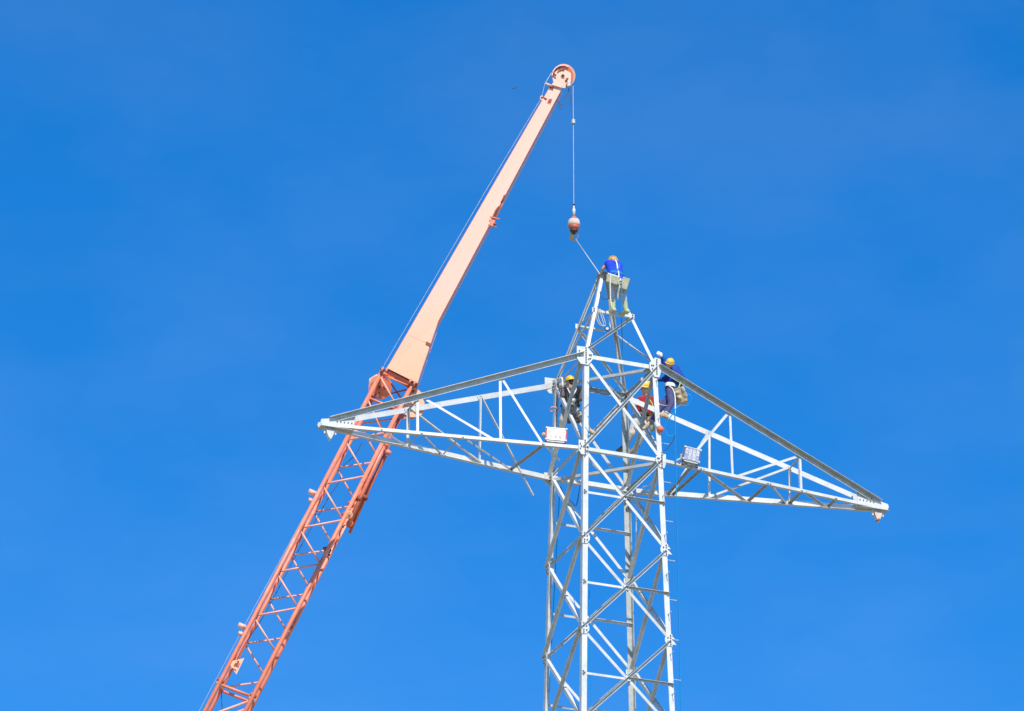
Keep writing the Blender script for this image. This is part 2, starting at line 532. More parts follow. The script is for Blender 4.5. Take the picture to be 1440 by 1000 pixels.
# gusset plates of the main joints
def bolts_grid(xs, ys):
    return [(x, y) for x in xs for y in ys]
X1 = V((1, 0, 0))
for k, z, hw, hu, hd in (('A', H1, .20, .20, .24), ('B', H1, .20, .22, .26), ('C', H1, .20, .16, .22), ('D', H1, .22, .17, .22),
                         ('A', 0, .13, .17, .18), ('B', 0, .17, .15, .20), ('C', 0, .18, .16, .18), ('D', 0, .15, .14, .17)):
    n = NRM['AB'] if k in 'AB' else NRM['CD']
    a = X1 * (-SX[k])
    ow = hw if k in 'AD' else .075
    poly = [(-ow, -hd * .45), (-ow, hu), (hw * .35, hu * 1.05), (hw * 1.05, hu * .35), (hw * 1.05, -hd * .3), (hw * .45, -hd), (-ow * .5, -hd)]
    bl = [(0.03, y * 0.06 - 0.12) for y in range(-1, 6)] + ([(-hw * .7, .08), (-hw * .5, .02), (-hw * .7, -.04)] if k in 'AD' else []) + [(hw * .6, .02), (hw * .8, .02), (hw * .7, -.07), (hw * .5, -.09)]
    plate('gusset_plate', cr(k, z), a, UPV, n, poly, 0.012, 0.016 if k in 'AB' else 0.012, bolts=bl)
for f, a, ks in (('DA', V((0, 1, 0)), 'AD'), ('BC', V((0, 1, 0)), 'BC')):
    for k in ks:
        for z in (H1, 0):
            s = -SY[k]
            plate('gusset_plate', cr(k, z), a * s, UPV, NRM[f], [(0.0, -.15), (0.0, .12), (.12, .10), (.17, 0), (.10, -.14)], 0.010, 0.012,
                  bolts=bolts_grid((.05, .10), (-.08, 0.0)))
for z in levels[1:5]:
    for k in 'ABCD':
        for f in ('AB', 'CD', 'DA', 'BC'):
            if k not in f:
                continue
            n = NRM[f]
            a = V((-SX[k], 0, 0)) if f in ('AB', 'CD') else V((0, -SY[k], 0))
            plate('gusset_plate', cr(k, z), a, UPV, n, [(-0.01, -.15), (-0.01, .15), (.10, .14), (.17, .04), (.17, -.04), (.10, -.14)], 0.010, 0.012,
                  bolts=[(.03, -.11), (.03, -.05), (.03, .05), (.03, .11), (.10, .05), (.10, -.05)])
    # little ear sticking out at the right of the near right leg
    c = cr('B', z)
    plate('gusset_plate', c + V((0.0, 0, -0.02)), V((1, 0, 0)), UPV, NRM['AB'], [(0.012, .06), (.13, -.07), (.012, -.07)], 0.012, -0.012, mt=STEEL_B)
# step bolts on the near right leg and the near left leg
z = -9.4
i = 0
while z < 2.2:
    p = cr('B', z)
    b = bmesh.new()
    if i % 2 == 0:
        tube(b, [p + V((0.0, 0.02, 0)), p + V((0.19, 0.02, 0))], 0.009, 6)
        tube(b, [p + V((0.185, 0.02, 0)), p + V((0.192, 0.02, 0))], 0.017, 6)
    else:
        tube(b, [p + V((-0.045, 0.0, 0)), p + V((-0.045, -0.16, 0.0)), p + V((-0.045, -0.17, 0.03))], 0.009, 6)
        tube(b, [p + V((-0.045, 0.0, 0)), p + V((-0.045, -0.02, 0))], 0.02, 6)
    link('step_bolt', b, STEEL, tower)
    z += 0.385 if i % 2 else 0.60
    i += 1

# ---- crossarms
TL = V((-6.9184, 0, Z0 + 0.0364))
TR = V((7.0462, 0, Z0 + 0.1564))
def arm(corner, level, T, dy):
    """end points of one chord; the near and far chords stay a little apart at the tip"""
    return cr(corner, level), T + V((0, dy, 0.05 if level > 1 else -0.05))
def on(chord, x):
    p0, p1 = chord
    # where the chord is seen at picture column x
    def col(p):
        q = p - CAM
        return 720 + FPX * q.dot(RT) / q.dot(FW)
    lo, hi = 0.0, 1.0
    s = 1 if col(p1) > col(p0) else -1
    for _ in range(40):
        mid = (lo + hi) / 2
        if (col(p0.lerp(p1, mid)) - x) * s < 0:
            lo = mid
        else:
            hi = mid
    return p0.lerp(p1, (lo + hi) / 2)

CH = {
    'LUN': arm('A', H1, TL, -0.07), 'LUF': arm('D', H1, TL, 0.07), 'LLN': arm('A', 0, TL, -0.07), 'LLF': arm('D', 0, TL, 0.07),
    'RUN': arm('B', H1, TR, -0.07), 'RUF': arm('C', H1, TR, 0.07), 'RLN': arm('B', 0, TR, -0.07), 'RLF': arm('C', 0, TR, 0.07)}
def plane_n(a, b, c, toward):
    n = (b - a).cross(c - a).normalized()
    return n if n.dot(toward) > 0 else -n
for s, T in (('L', TL), ('R', TR)):
    un, uf, ln, lf = (CH[s + q] for q in ('UN', 'UF', 'LN', 'LF'))
    nn = plane_n(un[0], un[1], ln[0], V((0, -1, 0)))
    nf = plane_n(uf[0], uf[1], lf[0], V((0, 1, 0)))
    nb = plane_n(ln[0], ln[1], lf[0], V((0, 0, -1)))
    nt = plane_n(un[0], un[1], uf[0], V((0, 0, 1)))
    bar('crossarm_chord', un[0], un[1], nn, 0.115, 0.12, 0.010, style='out', off=0.012, mt=STEEL if s == 'L' else STEEL_D)
    bar('crossarm_chord', uf[0], uf[1], nf, 0.125, 0.10, 0.010, style='out', off=0.012, mt=STEEL_B)
    bar('crossarm_chord', ln[0], ln[1], nn, 0.075, 0.08, 0.009, style='inlow', off=0.010, mt=STEEL_B)
    bar('crossarm_chord', lf[0], lf[1], nf, 0.150, 0.10, 0.010, style='inlow', off=0.010, mt=STEEL_B)
    if s == 'L':
        web = [('UN', 703.6, 'LN', 704.4, nn, 'v'), ('UN', 587.5, 'LN', 587.5, nn, 'v'), ('UF', 675.4, 'LF', 673.6, nf, 'v'), ('UF', 572.8, 'LF', 572.6, nf, 'v'),
               ('UN', 705, 'LN', 764, nn, 'd'), ('UN', 594.4, 'LN', 696, nn, 'd'), ('UF', 678, 'LF', 733, nf, 'x'), ('UF', 576.5, 'LF', 674, nf, 'd2'),
               ('LN', 532.8, 'LF', 525, nb, 's'), ('LN', 536.6, 'LF', 570, nb, 'b'), ('LN', 590.6, 'LF', 574, nb, 's'), ('LN', 593, 'LF', 620, nb, 'b'),
               ('LN', 648.4, 'LF', 624, nb, 's'), ('LN', 651, 'LF', 719, nb, 'b'), ('LN', 764, 'LF', 716.5, nb, 'b'),
               ('UN', 587.5, 'UF', 572.8, nt, 's'), ('LN', 764, 'LN', 764.01, nn, 'stub')]
    else:
        web = [('UN', 1027, 'LN', 1030.8, nn, 'v'), ('UN', 1125.6, 'LN', 1127.5, nn, 'v'), ('UF', 997, 'LF', 997, nf, 'v'), ('UF', 1110, 'LF', 1110, nf, 'v'),
               ('UN', 1026, 'LN', 963, nn, 'd'), ('UN', 1125.6, 'LN', 1035.6, nn, 'd'), ('UF', 996, 'LF', 944, nf, 'd2'), ('UF', 1110, 'LF', 999, nf, 'd2'),
               ('UN', 1125.6, 'UF', 1111, nt, 's'),
               ('LN', 971, 'LF', 938.5, nb, 'b'), ('LN', 985, 'LF', 945, nb, 'b'), ('LN', 989, 'LF', 1047.6, nb, 'w'), ('LN', 1079, 'LF', 1052, nb, 'b'),
               ('LN', 1083, 'LF', 1104, nb, 'b'), ('LN', 1127, 'LF', 1109, nb, 'b'), ('LN', 1133, 'LF', 1160, nb, 'w'), ('LN', 1175, 'LF', 1164, nb, 'b')]
    for k0, x0, k1, x1, n, ty in web:
        p0, p1 = on(CH[s + k0], x0), on(CH[s + k1], x1)
        if ty == 'v':
            bar('crossarm_post', p0, p1, n, 0.062, 0.055, 0.007, style='in', off=-0.014, ext0=0.03, ext1=0.03, mt=STEEL_B)
        elif ty == 'd':
            bar('crossarm_brace', p0, p1, n, 0.058, 0.055, 0.007, style='in', off=-0.022, ext0=0.02, ext1=0.03, mt=STEEL_B)
        elif ty == 'd2':
            bar('crossarm_brace', p0, p1, n, 0.062, 0.06, 0.007, style='inlow', off=-0.02, ext0=0.02, ext1=0.03, mt=STEEL)
        elif ty == 'x':        # runs on past the lower chord with a free end
            bar('crossarm_brace', p0, p1, n, 0.060, 0.055, 0.007, style='inlow', off=0.022, ext0=0.03, ext1=0.62, mt=STEEL)
        elif ty == 's':
            bar('crossarm_brace', p0, p1, n, 0.038, 0.035, 0.006, style='in', off=-0.004, mt=STEEL_D)
        elif ty == 'w':
            bar('crossarm_brace', p0, p1, n, 0.055, 0.055, 0.007, style='outlow', off=0.006, ext0=0.02, ext1=0.05, mt=STEEL_B)
        elif ty == 'b':
            bar('crossarm_brace', p0, p1, n, 0.062, 0.05, 0.007, style='out', off=0.006, ext0=0.03, ext1=0.05, mt=STEEL_D)
        elif ty == 'stub':
            q = at(786, 648, p0, 0.25)
            bar('crossarm_brace', p0, q, V((0.2, -1, 0)), 0.055, 0.05, 0.007, style='in', off=0.02, ext0=0.05, mt=STEEL_B)
    # small bolted plates where the posts meet the chords
    for k0, x0, k1, x1, n, ty in web:
        if ty == 'v':
            for kk, xx in ((k0, x0), (k1, x1)):
                c = on(CH[s + kk], xx)
                e = (CH[s + kk][1] - CH[s + kk][0]).normalized()
                plate('gusset_plate', c, e, n.cross(e), n, [(-.07, -.045), (.07, -.045), (.07, .045), (-.07, .045)], 0.007, -0.010, mt=STEEL_B)
    # tip: two side cheeks, bottom plate, hanger
    sx = -1 if s == 'L' else 1
    e = V((sx, 0, 0))
    tip = T
    for dy in (-0.11, 0.10):
        b = bmesh.new()
        c = tip + V((0, dy, 0))
        prism(b, c, c + V((0, 0.012, 0)), e, UPV, [(-.62, .30), (-.58, .09), (-.55, -.09), (.20, -.10), (.24, -.02), (.22, .05), (-.02, .10)])
        o = link('tip_plate', b, STEEL_B, tower)
        bb = bmesh.new()
        if dy < 0:
            for i in range(5):
                lathe(bb, c + e * (-.56 + i * .085) + UPV * (.22 - i * .024), V((0, -1, 0)), [(0, .015), (.02, .015), (.03, .008)], 6)
                lathe(bb, c + e * (-.52 + i * .09) + UPV * (.06 - i * .004), V((0, -1, 0)), [(0, .015), (.02, .015), (.03, .008)], 6)
            bo = link('bolt', bb, BOLT, o)
            bo['kind'] = 'stuff'
        else:
            bb.free()
    b = bmesh.new()
    box(b, tip + e * -.17 + V((0, 0, -.113)), e, V((0, 1, 0)), UPV, .40, .14, .006)
    link('tip_plate', b, STEEL_D, tower)
    b = bmesh.new()
    prism(b, tip + e * -.02 + V((0, -.045, -.26)), tip + e * -.02 + V((0, .005, -.26)), e, UPV, [(-.15, 0), (-.115, 0), (-.115, .12), (.115, .12), (.115, 0), (.15, 0), (.15, .14), (-.15, .14)])
    hg = link('hanger', b, STEEL_B, tower)
    b = bmesh.new()
    c = tip + e * -.02 + V((0, -.02, -.16))
    prism(b, c + V((0, -.05, 0)), c + V((0, .05, 0)), e, UPV, [(-.105, 0), (.105, 0), (.085, -.09), (.03, -.21), (0, -.27), (-.03, -.21), (-.085, -.09)])
    link('lug', b, CREAM if s == 'R' else STEEL_B, hg)
    b = bmesh.new()
    lathe(b, c + V((0, -.07, -.21)), V((0, 1, 0)), [(0, .03), (.14, .03)], 8)
    link('pin', b, RUST if s == 'R' else STEEL_D, hg)

# ------------------------------------------------------------------ crane boom
CEN = V((0, 0, Z0))                       # depth reference: the axis of the tower at the crossarm
BREF = V((0, 0, Z0 + 9.0))
BD = (BREF - CAM).dot(FW) + 1.0
LEAN = -0.42           # the foot of the boom stands nearer than its head
def B(px, py, rel=0.0):
    d = BD + rel + LEAN * (BD / FPX) * ((785 - px) * 0.47 + (py - 110) * 0.88)
    return CAM + (FW + RT * ((px - 720) / FPX) + UP * ((500 - py) / FPX)) * d
crane = thing('crane_boom', B(320, 1000), 'long orange crane boom of lattice tubes with a tapering pale box section above', 'crane boom')
e1 = (B(785, 110) - B(318, 1000)).normalized()
_w = (RT * 0.88 - UP * 0.47).normalized()
_w = (_w - e1 * _w.dot(e1)).normalized()
ang = math.radians(6.5)
_d = e1.cross(_w)
if _d.dot(FW) < 0:
    _d = -_d
e3 = (_d * math.cos(ang) + _w * math.sin(ang)).normalized()     # depth of the boom, its rear slips to the right
e2 = (_w * math.cos(ang) - _d * math.sin(ang)).normalized()
DEP = 0.92
def LX(y): return 288 + (1000 - y) * (537 - 288) / (1000 - 522)
def RX(y): return 345 + (1000 - y) * (580 - 345) / (1000 - 540)
def LB(y): return B(LX(y), y)
def RB(y): return B(RX(y), y)
def LK(y, dx=0.0): return B(LX(y) + 7.0 + dx, y, DEP * 1.08)
def RK(y, dx=0.0): return B(RX(y) + 6.0 + dx, y, DEP * 1.08)
def add_tube(name, pts, r, mt, parent=None, seg=12, r_end=None):
    b = bmesh.new()
    tube(b, pts, r, seg, r_end=r_end)
    return link(name, b, mt, parent or crane, smooth=False if seg < 8 else True)
YB = 1240
add_tube('chord', [LB(YB), LB(522)], 0.048, ORANGE)
add_tube('chord', [RB(YB), RB(541)], 0.050, ORANGE)
add_tube('chord', [LK(YB), LK(522)], 0.048, ORANGE)
add_tube('chord', [RK(YB), RK(541)], 0.050, ORANGE)
# zigzag lacing front and rear: (left y, right y) pairs
frontL = [619.5, 681.0, 742.3, 804.2, 866.0]
ys_front = [680.8 - 61.8 * 1 + 61.8 * i for i in range(0, 5)]
for yl in ys_front:
    yr = yl - 11.4
    if yl < 880:
        add_tube('lacing_tube', [LB(yl), RB(yr)], 0.023, PINK)
    add_tube('lacing_tube', [LB(yl + 1.5), RB(min(yr + 61.8, 932))], 0.023, PINK)
for i in range(-1, 6):
    yl = 658.0 + 61.8 * i
    ll = LK(yl)
    rr = RK(yl - 8.5)
    add_tube('lacing_tube', [ll, rr], 0.022, PINK)
    if i < 5:
        add_tube('lacing_tube', [ll, RK(yl + 49)], 0.022, PINK)
# side lacing (joins front and rear chords)
for i in range(11):
    y = 600 + 30.9 * i
    for fn, fk in ((LB, LK), (RB, RK)):
        a0, a1 = (fn(y), fk(y + 30.9)) if i % 2 == 0 else (fk(y), fn(y + 30.9))
        add_tube('lacing_tube', [a0, a1], 0.018, ORANGE_D)
# section joint near the bottom of the picture
for fl, fr, dy in ((LB, RB, 0), (LK, RK, 9)):
    add_tube('cross_tube', [fl(962 + dy), fr(980 + dy)], 0.036, ORANGE)
    add_tube('lacing_tube', [fr(985 + dy), fl(1011 + dy)], 0.027, PINK)
    add_tube('lacing_tube', [fl(1013 + dy), fr(1060 + dy)], 0.025, PINK)
    add_tube('cross_tube', [fl(1110), fr(1095)], 0.025, PINK)
add_tube('cross_tube', [LB(962), LK(971)], 0.030, ORANGE_D)
add_tube('cross_tube', [RB(980), RK(989)], 0.030, ORANGE_D)
for fn, y in ((LB, 960), (RB, 981)):
    for k in (-1, 1):
        add_tube('flange', [fn(y) + e1 * (.05 * k - .03), fn(y) + e1 * (.05 * k + .03)], 0.085, ORANGE_D if k > 0 else STEEL_D)
# top frame of the lattice
add_tube('cross_tube', [LB(526), RB(544)], 0.026, ORANGE)
add_tube('cross_tube', [LK(526), RK(548)], 0.030, ORANGE_D)
add_tube('cross_tube', [LB(559), RB(577)], 0.024, ORANGE)
add_tube('cross_tube', [LK(562), RK(582)], 0.020, ORANGE_D)
add_tube('lacing_tube', [LB(528), RB(577)], 0.023, PINK)
add_tube('lacing_tube', [LK(527), RK(570)], 0.022, ORANGE_D)
add_tube('lacing_tube', [LB(561), RB(616)], 0.021, PINK)
add_tube('lacing_tube', [LK(566), RK(620)], 0.020, PINK)
add_tube('lacing_tube', [LB(560), RK(577)], 0.020, ORANGE_D)
add_tube('lacing_tube', [LB(527), LK(559)], 0.022, ORANGE_D)
add_tube('lacing_tube', [RK(545), LK(560)], 0.020, ORANGE_D)
for y in (527, 560):
    add_tube('cross_tube', [LB(y), LK(y)], 0.026, ORANGE_D)
    add_tube('cross_tube', [RB(y + 19), RK(y + 19)], 0.026, ORANGE_D)

# box section: front outline, tapering in depth too
FO = [(545, 516), (773, 122.5), (790.5, 124.5), (616.5, 452), (587.5, 538)]
DEPS = [0.40, 0.34, 0.34, 0.50, 0.40]
b = bmesh.new()
f0 = [bm_v for bm_v in (b.verts.new(B(x, y)) for x, y in FO)]
e3b = (_d * math.cos(math.radians(3)) + _w * math.sin(math.radians(3))).normalized()
f1 = [b.verts.new(B(x, y) + e3b * d) for (x, y), d in zip(FO, DEPS)]
b.faces.new(f0)
b.faces.new(f1[::-1])
for i in range(5):
    j = (i + 1) % 5
    b.faces.new((f0[i], f0[j], f1[j], f1[i]))
link('box_section', b, ORANGE, crane)
quad = None
bb = bmesh.new()
fc = [(545.6, 516), (773.2, 123.2), (789.9, 125.0), (615.9, 452), (587.0, 537.4)]
q0 = [bb.verts.new(B(x, y) - e3b * .014) for x, y in fc]
q1 = [bb.verts.new(B(x, y) - e3b * .002) for x, y in fc]
bb.faces.new(q0)
bb.faces.new(q1[::-1])
for i in range(5):
    j = (i + 1) % 5
    bb.faces.new((q0[i], q0[j], q1[j], q1[i]))
link('face_sheet', bb, PEACH, crane)
# flange lips along both edges
def edge_lip(pts, w, off, mt, hh=0.02):
    bb = bmesh.new()
    for (a, c) in zip(pts, pts[1:]):
        pa, pc = B(*a), B(*c)
        e = (pc - pa).normalized()
        s_ = e.cross(FW).normalized()
        box(bb, (pa + pc) / 2 + e3 * off, s_, e3, e, w, hh, (pc - pa).length / 2 - 0.002)
    return link('edge_lip', bb, mt, crane)
edge_lip([(545, 516), (773, 122.5)], 0.014, 0.10, ORANGE_D)
edge_lip([(588.5, 538), (617.8, 452), (791.8, 124.5)], 0.012, 0.22, PEACH)
# reinforcing strap and bolted joint at the foot of the box
def quad_plate(name, pts, rel, t, mt, parent=None, ref=None):
    bb = bmesh.new()
    q0 = [bb.verts.new(B(x, y, rel)) for x, y in pts]
    q1 = [bb.verts.new(B(x, y, rel) + FW * t) for x, y in pts]
    n_ = len(pts)
    bb.faces.new(q0)
    bb.faces.new(q1[::-1])
    for i in range(n_):
        j = (i + 1) % n_
        bb.faces.new((q0[i], q0[j], q1[j], q1[i]))
    return link(name, bb, mt, parent or crane)
quad_plate('foot_strap', [(544, 517.5), (547.5, 511.5), (590, 530.5), (587, 539)], -0.03, 0.03, PEACH)
quad_plate('foot_shade', [(543.5, 519.5), (544.5, 517.8), (586.5, 539.2), (585.5, 542)], 0.02, 0.10, RUST)  # dark strip painted as the shade under the box foot
for x, y in ((537.5, 520), (543.5, 521), (577, 536.5), (583, 539.5)):
    add_tube('pin', [B(x - 2.4, y - 1.6, -0.10), B(x + 3.4, y + 1.4, -0.10)], 0.024, DARK, seg=8)
    add_tube('pin', [B(x - 1.5, y + 2.3, -0.11), B(x + 1.2, y - 3.0, -0.11)], 0.030, ORANGE, seg=8)
quad_plate('patch', [(569.5, 524.5), (571.5, 521.5), (574.5, 523), (572.8, 527.5)], -0.02, 0.02, ORANGE)
# weld seams across the face
for y0 in (200, 300, 392, 470):
    xl = 773 - (y0 - 122.5) * 0.5796
    xr = (790.5 - (y0 - 124.5) * 0.531) if y0 < 452 else 616.5 - (y0 - 452) * 0.337
    yy = (xr - xl) * 0.48
    bb = bmesh.new()
    tube(bb, [B(xl + .5, y0, -.015), B(xr - 8 if y0 < 452 else xr - 4, y0 + yy * .8, -.015)], 0.008, 6)
    link('weld_seam', bb, CUP, crane)
# clips along the right edge
quad_plate('bracket', [(598.5, 483.5), (599.5, 480), (607, 483.5), (605.5, 487)], -0.04, 0.08, RUST)
br = quad_plate('bracket', [(688, 317), (690.5, 307), (697, 307.5), (694.5, 316.5)], -0.08, 0.20, ORANGE)
add_tube('rod', [B(689, 305, -0.1), B(703, 308.5, -0.1)], 0.018, ORANGE, br, 8)
add_tube('rod', [B(686.5, 316, -0.1), B(698, 319, -0.1)], 0.018, ORANGE, br, 8)
add_tube('rod', [B(694, 315.5, -0.12), B(697.5, 315, -0.12)], 0.03, RUST, br, 8)
bb = bmesh.new()
tube(bb, spline([B(693, 306, -0.05), B(697, 297, -0.05), B(703, 288, 0.0), B(707.5, 280, -0.06), B(709.5, 274, 0)], 5), 0.022, 8)
link('hose', bb, RUST, crane, True)
bb = bmesh.new()
tube(bb, spline([B(696, 304, 0.05), B(701, 296, 0.05), B(705, 290, 0.0), B(708.5, 281, 0.0)], 5), 0.018, 8)
link('hose', bb, ORANGE, crane, True)

# rust scuffs: a small dark recessed box and marks near the head
quad_plate('opening_frame', [(769.2, 145.2), (771.5, 138.8), (776.5, 140.5), (774.3, 147)], -0.025, 0.03, ORANGE)
quad_plate('opening', [(770.8, 143.5), (771.8, 139.6), (775.6, 141), (774.4, 143.6)], -0.045, 0.03, RUST)
quad_plate('latch', [(773.8, 138.8), (775.8, 132.5), (777.8, 133.5), (776.4, 139.5)], -0.04, 0.03, STEEL)

# boom head
HC = (791.5, 106.5)
def ring_pts(cx, cy, r, a0, a1, n):
    return [(cx + r * math.cos(math.radians(a0 + (a1 - a0) * i / n)), cy - r * math.sin(math.radians(a0 + (a1 - a0) * i / n))) for i in range(n + 1)]
head_outline = [(774, 123.2), (778.5, 116.5), (777, 110)] + ring_pts(791.5, 106.5, 14.3, 165, 60, 14) + [(800, 96), (803, 104), (803, 113), (801, 121.5), (796, 123.8), (789.5, 123.5)]
hp = quad_plate('head_plate', head_outline, -0.03, 0.03, PEACH)
quad_plate('head_plate', head_outline, 0.32, 0.03, ORANGE_D)
quad_plate('head_collar', [(775.8, 119.2), (777.2, 116.6), (791, 120.5), (789.8, 123.4)], -0.075, 0.03, PEACH)
bb = bmesh.new()
c = B(HC[0], HC[1], 0.05)
lathe(bb, c + RT * 0.02, FW, [(0, .20), (0.0, .285), (.05, .285), (.09, .245), (.14, .245), (.18, .285), (.23, .285), (.23, .2)], 40)
link('sheave', bb, PEACH, crane, False)
bb = bmesh.new()
lathe(bb, B(HC[0] + 1, HC[1], 0.03), FW, [(0, .24), (.015, .24)], 32)
link('sheave_web', bb, ORANGE, crane)
bb = bmesh.new()
lathe(bb, B(791.5, 106.5, -0.08), FW, [(0, .030), (.06, .034)], 16)
link('hub', bb, DARK, crane)
bb = bmesh.new()
lathe(bb, B(791.5, 106.8, -0.06), FW, [(0, .052), (.04, .052)], 20)
link('hub_collar', bb, PEACH, crane)
# guard rim pieces and rust spots round the head
for a0, a1, r0, r1, mt in ((75, 100, 14.8, 12.0, ORANGE_D), (105, 122, 14.6, 11.2, RUST), (130, 146, 14.6, 12.4, RUST), (152, 170, 14.2, 12.5, RUST)):
    outer = ring_pts(791.5, 106.5, r0, a0, a1, 5)
    inner = ring_pts(791.5, 106.5, r1, a1, a0, 5)
    quad_plate('rim_guard', outer + inner, -0.06, 0.05, mt)
quad_plate('rim_guard', ring_pts(791.5, 106.5, 15.6, 58, 178, 16) + ring_pts(791.5, 106.5, 14.2, 178, 58, 16), -0.10, 0.42, PEACH)
quad_plate('rim_shade', ring_pts(791.5, 107.5, 10.2, 75, 140, 8) + ring_pts(791.5, 107.5, 9.0, 140, 75, 8), -0.06, 0.03, RUST)  # dark arc painted as shade inside the head rim
add_tube('rod', [B(776, 101, -.08), B(782, 106.5, -.08)], 0.022, RUST, crane, 8)
# rope anchor wedge
quad_plate('anchor', [(794.5, 113), (797, 109.5), (799.5, 109.5), (799, 113.5)], -0.07, 0.04, RUST)
quad_plate('wedge_socket', [(798, 113.5), (800.6, 111.5), (802.8, 119.8), (797.8, 121.4)], -0.12, 0.08, STEEL_D)
quad_plate('anchor', [(796, 118), (798, 117.4), (798, 122.4), (796.2, 121.6)], -0.09, 0.05, RUST)
# rope guide rods on the left of the head
add_tube('guide_bar', [B(766.5, 117.2, 0), B(777.5, 122, 0)], 0.03, PEACH, crane, 8)
add_tube('guide_bar', [B(773, 121.5, -.05), B(778.5, 123.2, -.05)], 0.028, RUST, crane, 8)
bb = bmesh.new()
tube(bb, spline([B(760, 137, 0), B(761.8, 135, 0), B(763.8, 137.6, 0), B(763, 140.5, 0), B(760.5, 140.6, 0), B(760, 137.5, 0)], 4), 0.016, 6)
link('rope_guide', bb, PEACH, crane)
add_tube('guide_bar', [B(763, 136.8, 0), B(768.5, 139.6, -0.03)], 0.022, RUST, crane, 8)

# winch discs beside the lattice head, with their axle
bb = bmesh.new()
lathe(bb, B(535.5, 546.5, 0.28), FW, [(0, .245), (.03, .255), (.04, .255)], 36)
ds = link('sheave', bb, ORANGE, crane)
bb = bmesh.new()
lathe(bb, B(531, 540.5, 0.40), FW, [(0, .12), (0, .20), (.02, .20), (.08, .17), (.14, .20), (.18, .20), (.18, .12)], 36)
link('sheave', bb, PEACH, crane)
bb = bmesh.new()
lathe(bb, B(533.5, 544.5, 0.2), FW, [(0, .028), (.1, .032)], 16)
link('axle', bb, DARK, crane)
bb = bmesh.new()
lathe(bb, B(533.5, 544.5, 0.235), FW, [(0, .06), (.04, .06)], 20)
link('axle_collar', bb, ORANGE, crane)
quad_plate('spoke', [(526, 556), (534, 551), (536, 549.5), (531, 559.5)], 0.25, 0.02, RUST)
quad_plate('spoke', [(538.5, 544.5), (545, 542), (548.5, 547.5), (541, 547.5)], 0.25, 0.02, RUST)
quad_plate('winch_bracket', [(519.5, 532.5), (530, 526), (532.5, 529), (521, 549), (518.5, 547)], 0.45, 0.25, CUP)
quad_plate('winch_bracket', [(518.5, 540), (522, 539), (521, 553), (518.5, 551)], 0.40, 0.3, ORANGE_D)
# large bracket right of the lattice head
quad_plate('side_bracket', [(583, 545), (588, 548), (592.5, 552), (590, 556), (594, 560), (597, 566), (596.5, 573), (597, 578), (590, 586), (578, 587), (566, 581), (569, 569)], 0.30, 0.06, PEACH)
quad_plate('side_bracket', [(560, 583), (580, 584), (592, 581), (589, 588), (582, 587), (580, 590.5), (574, 588), (562, 589.5)], 0.34, 0.40, ORANGE_D)
quad_plate('side_bracket', [(583.5, 572.5), (598, 573.5), (596, 577), (584, 577.5)], 0.24, 0.05, ORANGE)
add_tube('pin', [B(580, 549.5, .24), B(583, 551, .24)], 0.03, RUST, crane, 8)
add_tube('pin', [B(583, 570, .24), B(585.5, 572, .24)], 0.03, RUST, crane, 8)
# folded strut lying along the right chord
def SR(y, o): return B(RX(y) + o, y, 0.05)
add_tube('strut', [SR(594, 2), SR(735, 11)], 0.050, ORANGE)
add_tube('strut', [SR(619, 9) + e3 * .2, SR(745, 17) + e3 * .2], 0.034, ORANGE_D)
add_tube('strut', [SR(636, 12) + e3 * .25, SR(737, 11) + e3 * .2], 0.045, ORANGE_D)
for y, o, mt in ((626, 7, ORANGE), (636.5, 15, ORANGE), (700, 15, RUST), (702, 7, RUST)):
    add_tube('clamp', [SR(y, o) - e1 * .045, SR(y, o) + e1 * .045], 0.072, mt)
bb = bmesh.new()
lathe(bb, B(491, 724.5, -.10), FW, [(0, .08), (.02, .09), (.08, .09)], 20)
link('end_boss', bb, PEACH, crane)
bb = bmesh.new()
lathe(bb, B(492, 736.5, .05), FW, [(0, .07), (.02, .085), (.14, .085)], 20)
link('end_boss', bb, ORANGE_D, crane)
add_tube('pin', [B(489.5, 724, -.12), B(493, 725, -.12)], 0.012, RUST, crane, 6)
add_tube('strut', [B(486, 740), B(475, 762)], 0.02, CUP, crane, 8)
for y in (773, 709, 724):
    add_tube('clamp', [RB(y) - e1 * .05, RB(y) + e1 * .03], 0.085, ORANGE_D if y != 773 else DARK)
add_tube('pin', [B(455, 770, -.1), B(463, 781, .1)], 0.03, RUST, crane, 8)
# rope rollers on the left chord
for (x, y), (x2, y2) in (((438.5, 692.5), (436.5, 703)), ((339.5, 880.5), (337.8, 890.5))):
    o1 = add_tube('roller', [B(x - 4.5, y - 2.0), B(x + 6.0, y + 2.6)], 0.065, CUP)
    add_tube('roller', [B(x2 - 2.6, y2 - 0.6), B(x2 + 4.0, y2 + 2.2)], 0.050, CUP)
    add_tube('pin', [B(x + 3.2, y + 1.2, -.08), B(x + 4.0, y + 1.5, -.08)], 0.012, DARK, crane, 6)
# triangular pennant plate with a dark emblem
tri = quad_plate('triangular_plate', [(323, 930.5), (343.5, 925.5), (332.5, 948.5), (324.5, 936.5)], -0.10, 0.02, PEACH)
for pts in ([(330.5, 932.5), (336, 931.5), (334.5, 938.5), (330.5, 936.5)], [(333, 929.6), (335.8, 929), (336.4, 931), (334, 931.6)],
            [(327, 939), (332.5, 942.4), (332, 943.4), (327, 940.4)], [(328.8, 934.5), (330, 934), (330.3, 937.5), (329.2, 937)], [(336.5, 932.5), (337.4, 933), (335.8, 939), (334.9, 938.8)]):
    quad_plate('emblem', pts, -0.11, 0.008, RUST, tri)
# scuffs on the chords (bare patches)

# ropes of the crane
hoist_top = B(805.8, 112, 0.15)
HK = V((0, 0, 0))
